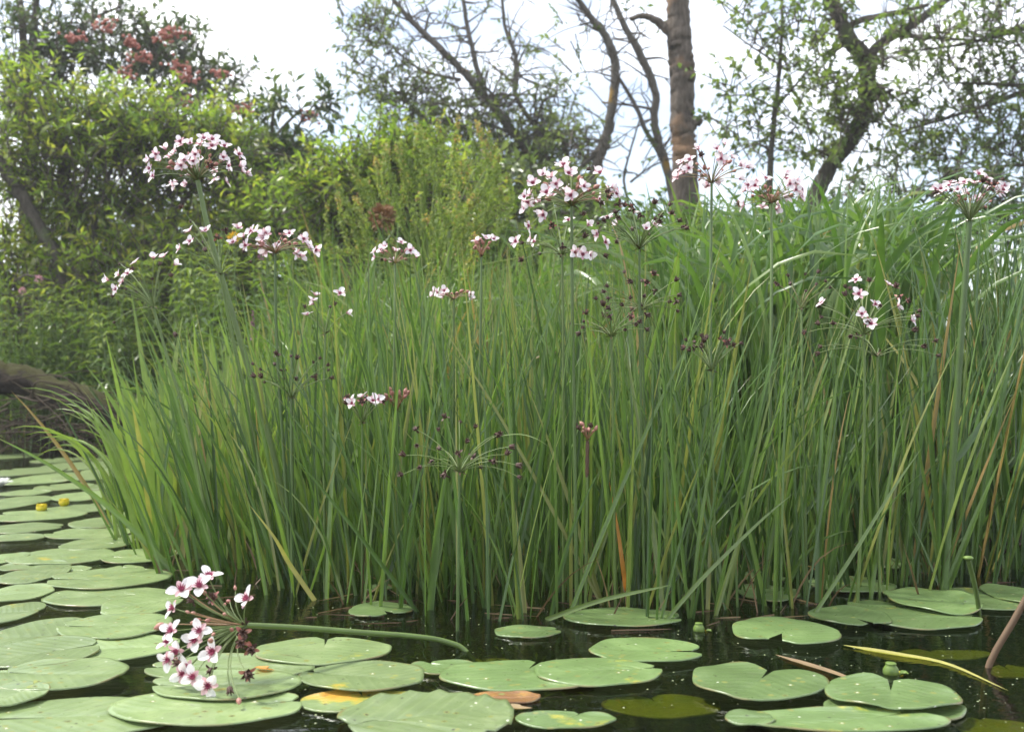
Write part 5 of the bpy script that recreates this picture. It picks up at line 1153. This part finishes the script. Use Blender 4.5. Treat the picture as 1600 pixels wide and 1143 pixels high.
# the undergrowth goes on along the bank on either side
reseed(125); lf, tw = MB(), MB()
crown_np(9.0, [(-160, 480, 130, 120, 330), (-330, 440, 170, 150, 420), (-560, 470, 180, 130, 380), (-820, 450, 200, 150, 380), (-300, 250, 150, 120, 260), (1880, 430, 160, 120, 300), (2100, 400, 180, 150, 320), (2380, 430, 200, 130, 300)], 22, 8, 9, 60, (.5, .28), twig_mb=tw, leaf_mb=lf)
tag(lf.build('undergrowth', MAT['herb_leaf']), 'leafy undergrowth going on along the bank to either side', 'undergrowth', kind='stuff')

# ------------------------------------------------------------------ dock
reseed(131)
def dock(label, spikes, d, leaves):
    b0 = np.array([spikes[0][0], 560]); x = (700 - 800) / F * d
    cx = np.mean([s[0] for s in spikes]); X0 = (cx - 800) / F * d
    root = thing('dock_plant', label, 'dock', (X0, d, float(ground_z(X0, d))), 'dock plants')
    base = np.array(root.location)
    mb = MB(); tube(mb, smooth_path([base, P(cx, 470, d), P(cx, 360, d)], 8), np.linspace(.011, .007, 8), 7); mb.build('stem', MAT['pedicel'], root)
    for (tx_, ty_, bx, by) in spikes:
        dd = rng.normal(0, .22); a = P(bx, by, d + dd); e = P(tx_, ty_, d + dd * 1.3)
        pt = smooth_path([a, (a + e) / 2 + rng.normal(0, .03, 3), e], 10); mb = MB()
        tube(mb, pt, np.linspace(.004, .0015, 10), 4, tint=.3, cap=False)
        j0 = smooth_path([P(cx, 430, d), a], 5); tube(mb, j0, .004, 4, tint=.2, cap=False)
        n = int(np.linalg.norm(e - a) * 620) + 25; tpar = rng.random(n) ** .9
        idx = tpar * 9; lo = np.clip(idx.astype(int), 0, 8); pp = pt[lo] * (1 - (idx - lo))[:, None] + pt[lo + 1] * (idx - lo)[:, None]
        off = nrm(rng.standard_normal((n, 3))); rad = (.024 * (1 - .7 * tpar) + .005) * (.6 + .4 * np.sin(tpar * 40)) * rng.uniform(.4, 1.1, n)
        leaf_np(mb, pp + off * rad[:, None], nrm(off + [0, 0, -.5]), nrm(rng.standard_normal((n, 3))), rng.uniform(.010, .017, n), rng.uniform(.009, .014, n), np.clip(rng.normal(.4, .25, n) + rng.normal(0, .15) + .35 * (tpar > .85), 0, 1), wide=.5)
        mb.build('seed_spike', MAT['dock_seed'], root)
    for _ in range(leaves):
        a = P(cx + rng.normal(0, 60), rng.uniform(400, 520), d + rng.normal(0, .2)); dv = nrm(np.array([rng.normal(0, 1), rng.normal(-.5, .4), rng.normal(.3, .4)]))
        mb = MB(); leaf_np(mb, a[None], dv[None], np.array([[0, -.4, 1.0]]), np.array([rng.uniform(.16, .3)]), np.array([rng.uniform(.05, .08)]), np.array([rng.uniform(.2, .8)]), wide=.4, bend=.3); mb.build('leaf', MAT['herb_leaf'], root)
sp = []
for k in range(58):
    tx_ = rng.uniform(500, 840); top = np.interp(tx_, [500, 600, 660, 700, 770, 810, 840], [285, 225, 185, 175, 195, 235, 280]) + abs(rng.normal(0, 55))
    sp.append((tx_, top, tx_ + (700 - tx_) * .25 + rng.normal(0, 12), top + rng.uniform(60, 120)))
dock('tall yellow green dock with many seed spikes, the taller of two', sp, 5.6, 7)
sp = [(rng.uniform(630, 760), rng.uniform(285, 370), 0, 0) for _ in range(16)]
sp = [(a, b_, a + (690 - a) * .3, b_ + rng.uniform(60, 110)) for a, b_, _, _ in sp]
dock('short yellow green dock at the edge of the meadow grass, the lower of two', sp, 5.0, 4)

# ------------------------------------------------------------------ herbs on the bank
reseed(141)
def herb_mesh(hgt, nl, L, w, branch=0):
    st, lf = MB(), MB(); bx = rng.normal(0, .06, 2) * hgt
    pts = smooth_path([[0, 0, 0], [bx[0] * .4, bx[1] * .4, hgt * .5], [bx[0], bx[1], hgt]], 9)
    tube(st, pts, np.linspace(.005, .0018, 9), 5, tint=.5)
    for k in range(nl):
        tt = .12 + .86 * (k + rng.random() * .4) / nl; i = tt * 8; lo = min(int(i), 7); p = pts[lo] * (1 - (i - lo)) + pts[lo + 1] * (i - lo)
        a0 = k * 1.571 + rng.normal(0, .25)
        for s_ in (0, math.pi):
            a = a0 + s_; dv = np.array([math.cos(a), math.sin(a), rng.normal(.25, .25)])
            sc = (1 - .45 * abs(tt - .5) * 2) * rng.uniform(.8, 1.15)
            leaf_np(lf, p[None], nrm(dv)[None], np.array([[0, 0, 1.0]]), np.array([L * sc]), np.array([w * sc]), np.array([np.clip(rng.normal(.45, .2) + .35 * (tt > .85), 0, 1)]), bend=.35, wide=.38)
    return st.mesh('stem', MAT['stem']), lf.mesh('foliage', MAT['herb_leaf'])
HK = ['lance leaved herb', 'long leaved herb', 'broad leaved herb', 'fine leaved herb']
HM = [herb_mesh(1.0, 14, .13, .034), herb_mesh(1.0, 18, .15, .026), herb_mesh(1.0, 12, .11, .045), herb_mesh(1.0, 20, .10, .022)]
def herb(px, ytop, d, m, label, group):
    x = (px - 800) / F * d; z = float(ground_z(x, d)); hgt = H + (HY - ytop) / F * d - z
    r = thing('herb_plant', label, 'herb', (x, d, z), group)
    sc = max(.3, hgt); r.rotation_euler = (rng.normal(0, .07), rng.normal(0, .07), rng.uniform(0, 6.28))
    for nm, me in zip(('stem', 'foliage'), HM[m]):
        o = obj(nm, me, r); o.scale = (min(1.25, .45 + .6 * sc),) * 2 + (sc,)
        if nm == 'foliage': o['kind'] = 'stuff'
    return r
for k in range(150):
    px = rng.uniform(60, 540); d = rng.uniform(5.6, 8.2)
    x = (px - 800) / F * d
    if d < shore(x) + .1: d = shore(x) + rng.uniform(0.1, .8)
    ytop = np.interp(px, [60, 200, 300, 420, 540], [450, 410, 340, 350, 360]) + abs(rng.normal(0, 55))
    mk = int(rng.integers(4)); herb(px, ytop, d, mk, ('tall ' if ytop < 400 else 'low ') + HK[mk] + ' on the bank ' + ('behind the pale broad leaves' if px < 300 else 'behind the cup shaped pink umbel' if px < 460 else 'before the light green shrub'), 'leafy herbs on the bank')
for k in range(46):
    px = rng.uniform(-40, 230); d = rng.uniform(7.3, 8.3); yt = rng.uniform(420, 550); mk = int(rng.integers(4)); herb(px, yt, d, mk, ('tall ' if yt < 480 else 'low ') + HK[mk] + (' behind the thick end of the mossy log' if px < 80 else ' behind the sunken end of the mossy log'), 'leafy herbs above the mossy log')

def blossom(name, label, px, py, d, kind, mat):
    x = (px - 800) / F * d; z = float(ground_z(x, d)); tp = P(px, py, d)
    r = thing(name, label, 'wildflower', (x, d, z))
    mb = MB(); tube(mb, smooth_path([[x, d, z], [x + .02, d, (z + tp[2]) / 2], tp], 8), .0025, 5, tint=.4); mb.build('stem', MAT['stem'], r)
    mb = MB()
    if kind == 'spike':
        for _ in range(70):
            h = rng.random(); p = tp + np.array([0, 0, (h - .5) * 46 / F * d]); o_ = nrm(rng.normal(0, 1, 3) * [1, 1, .3]); leaf_np(mb, p[None], o_[None], np.array([[0, 0, 1.0]]), np.array([.022 * (1.2 - h)]), np.array([.012]), np.array([.5]))
    else:
        sp_ = {'disc': 14, 'tuft': 9, 'plume': 30}[kind]
        for _ in range(60 if kind != 'plume' else 260):
            o_ = nrm(rng.normal(0, 1, 3) + [0, 0, .5]); p = tp + o_ * rng.uniform(.2, .55) * sp_ / F * d
            leaf_np(mb, p[None], o_[None], nrm(rng.normal(0, 1, 3))[None], np.array([sp_ * .35 / F * d]), np.array([sp_ * .16 / F * d]), np.array([.5]))
    mb.build('blossom', MAT[mat], r)
blossom('yellow_wildflower', 'single orange yellow flower between the rush umbels on the bank', 365, 372, 5.8, 'disc', 'yellow_flower')
blossom('purple_loosestrife', 'small purple flower spike above the pale broad leaves', 395, 508, 5.6, 'spike', 'purple')
blossom('pink_wildflower', 'small pink flower head above the mossy log', 35, 455, 7.0, 'tuft', 'pink')
blossom('pink_wildflower', 'faded pink flower head beside the tip of a long rush blade', 60, 436, 7.2, 'tuft', 'pink')
blossom('rusty_seed_plume', 'round rust brown seed plume before the light green shrub', 597, 340, 5.2, 'plume', 'rust_seed')
blossom('purple_loosestrife', 'purple flower spike behind the cup shaped pink umbel', 408, 385, 5.9, 'spike', 'purple')

# ------------------------------------------------------------------ damp summer air
hz = bpy.data.materials.new('haze'); hz.use_nodes = True; MAT['haze'] = hz
n, l = hz.node_tree.nodes, hz.node_tree.links
n.remove(n['Principled BSDF'])
pv = n.new('ShaderNodeVolumePrincipled'); pv.inputs['Color'].default_value = (0.96, 0.98, 1.0, 1); pv.inputs['Density'].default_value = 0.0026; pv.inputs['Anisotropy'].default_value = 0.2
l.new(pv.outputs[0], n['Material Output'].inputs['Volume'])
x0, x1, y0, y1, z0, z1 = gx[0] - 5, gx[-1] + 5, gy[0] - 5, gy[-1] + 5, -1.7, 6.4
mb = MB(); mb.add([[x, y, z] for z in (z0, z1) for y in (y0, y1) for x in (x0, x1)], [[0, 2, 3, 1], [4, 5, 7, 6], [0, 1, 5, 4], [2, 6, 7, 3], [0, 4, 6, 2], [1, 3, 7, 5]])
tag(mb.build('haze', hz, smooth=False), 'thin pale summer haze in the air over the pond', 'haze', kind='stuff')
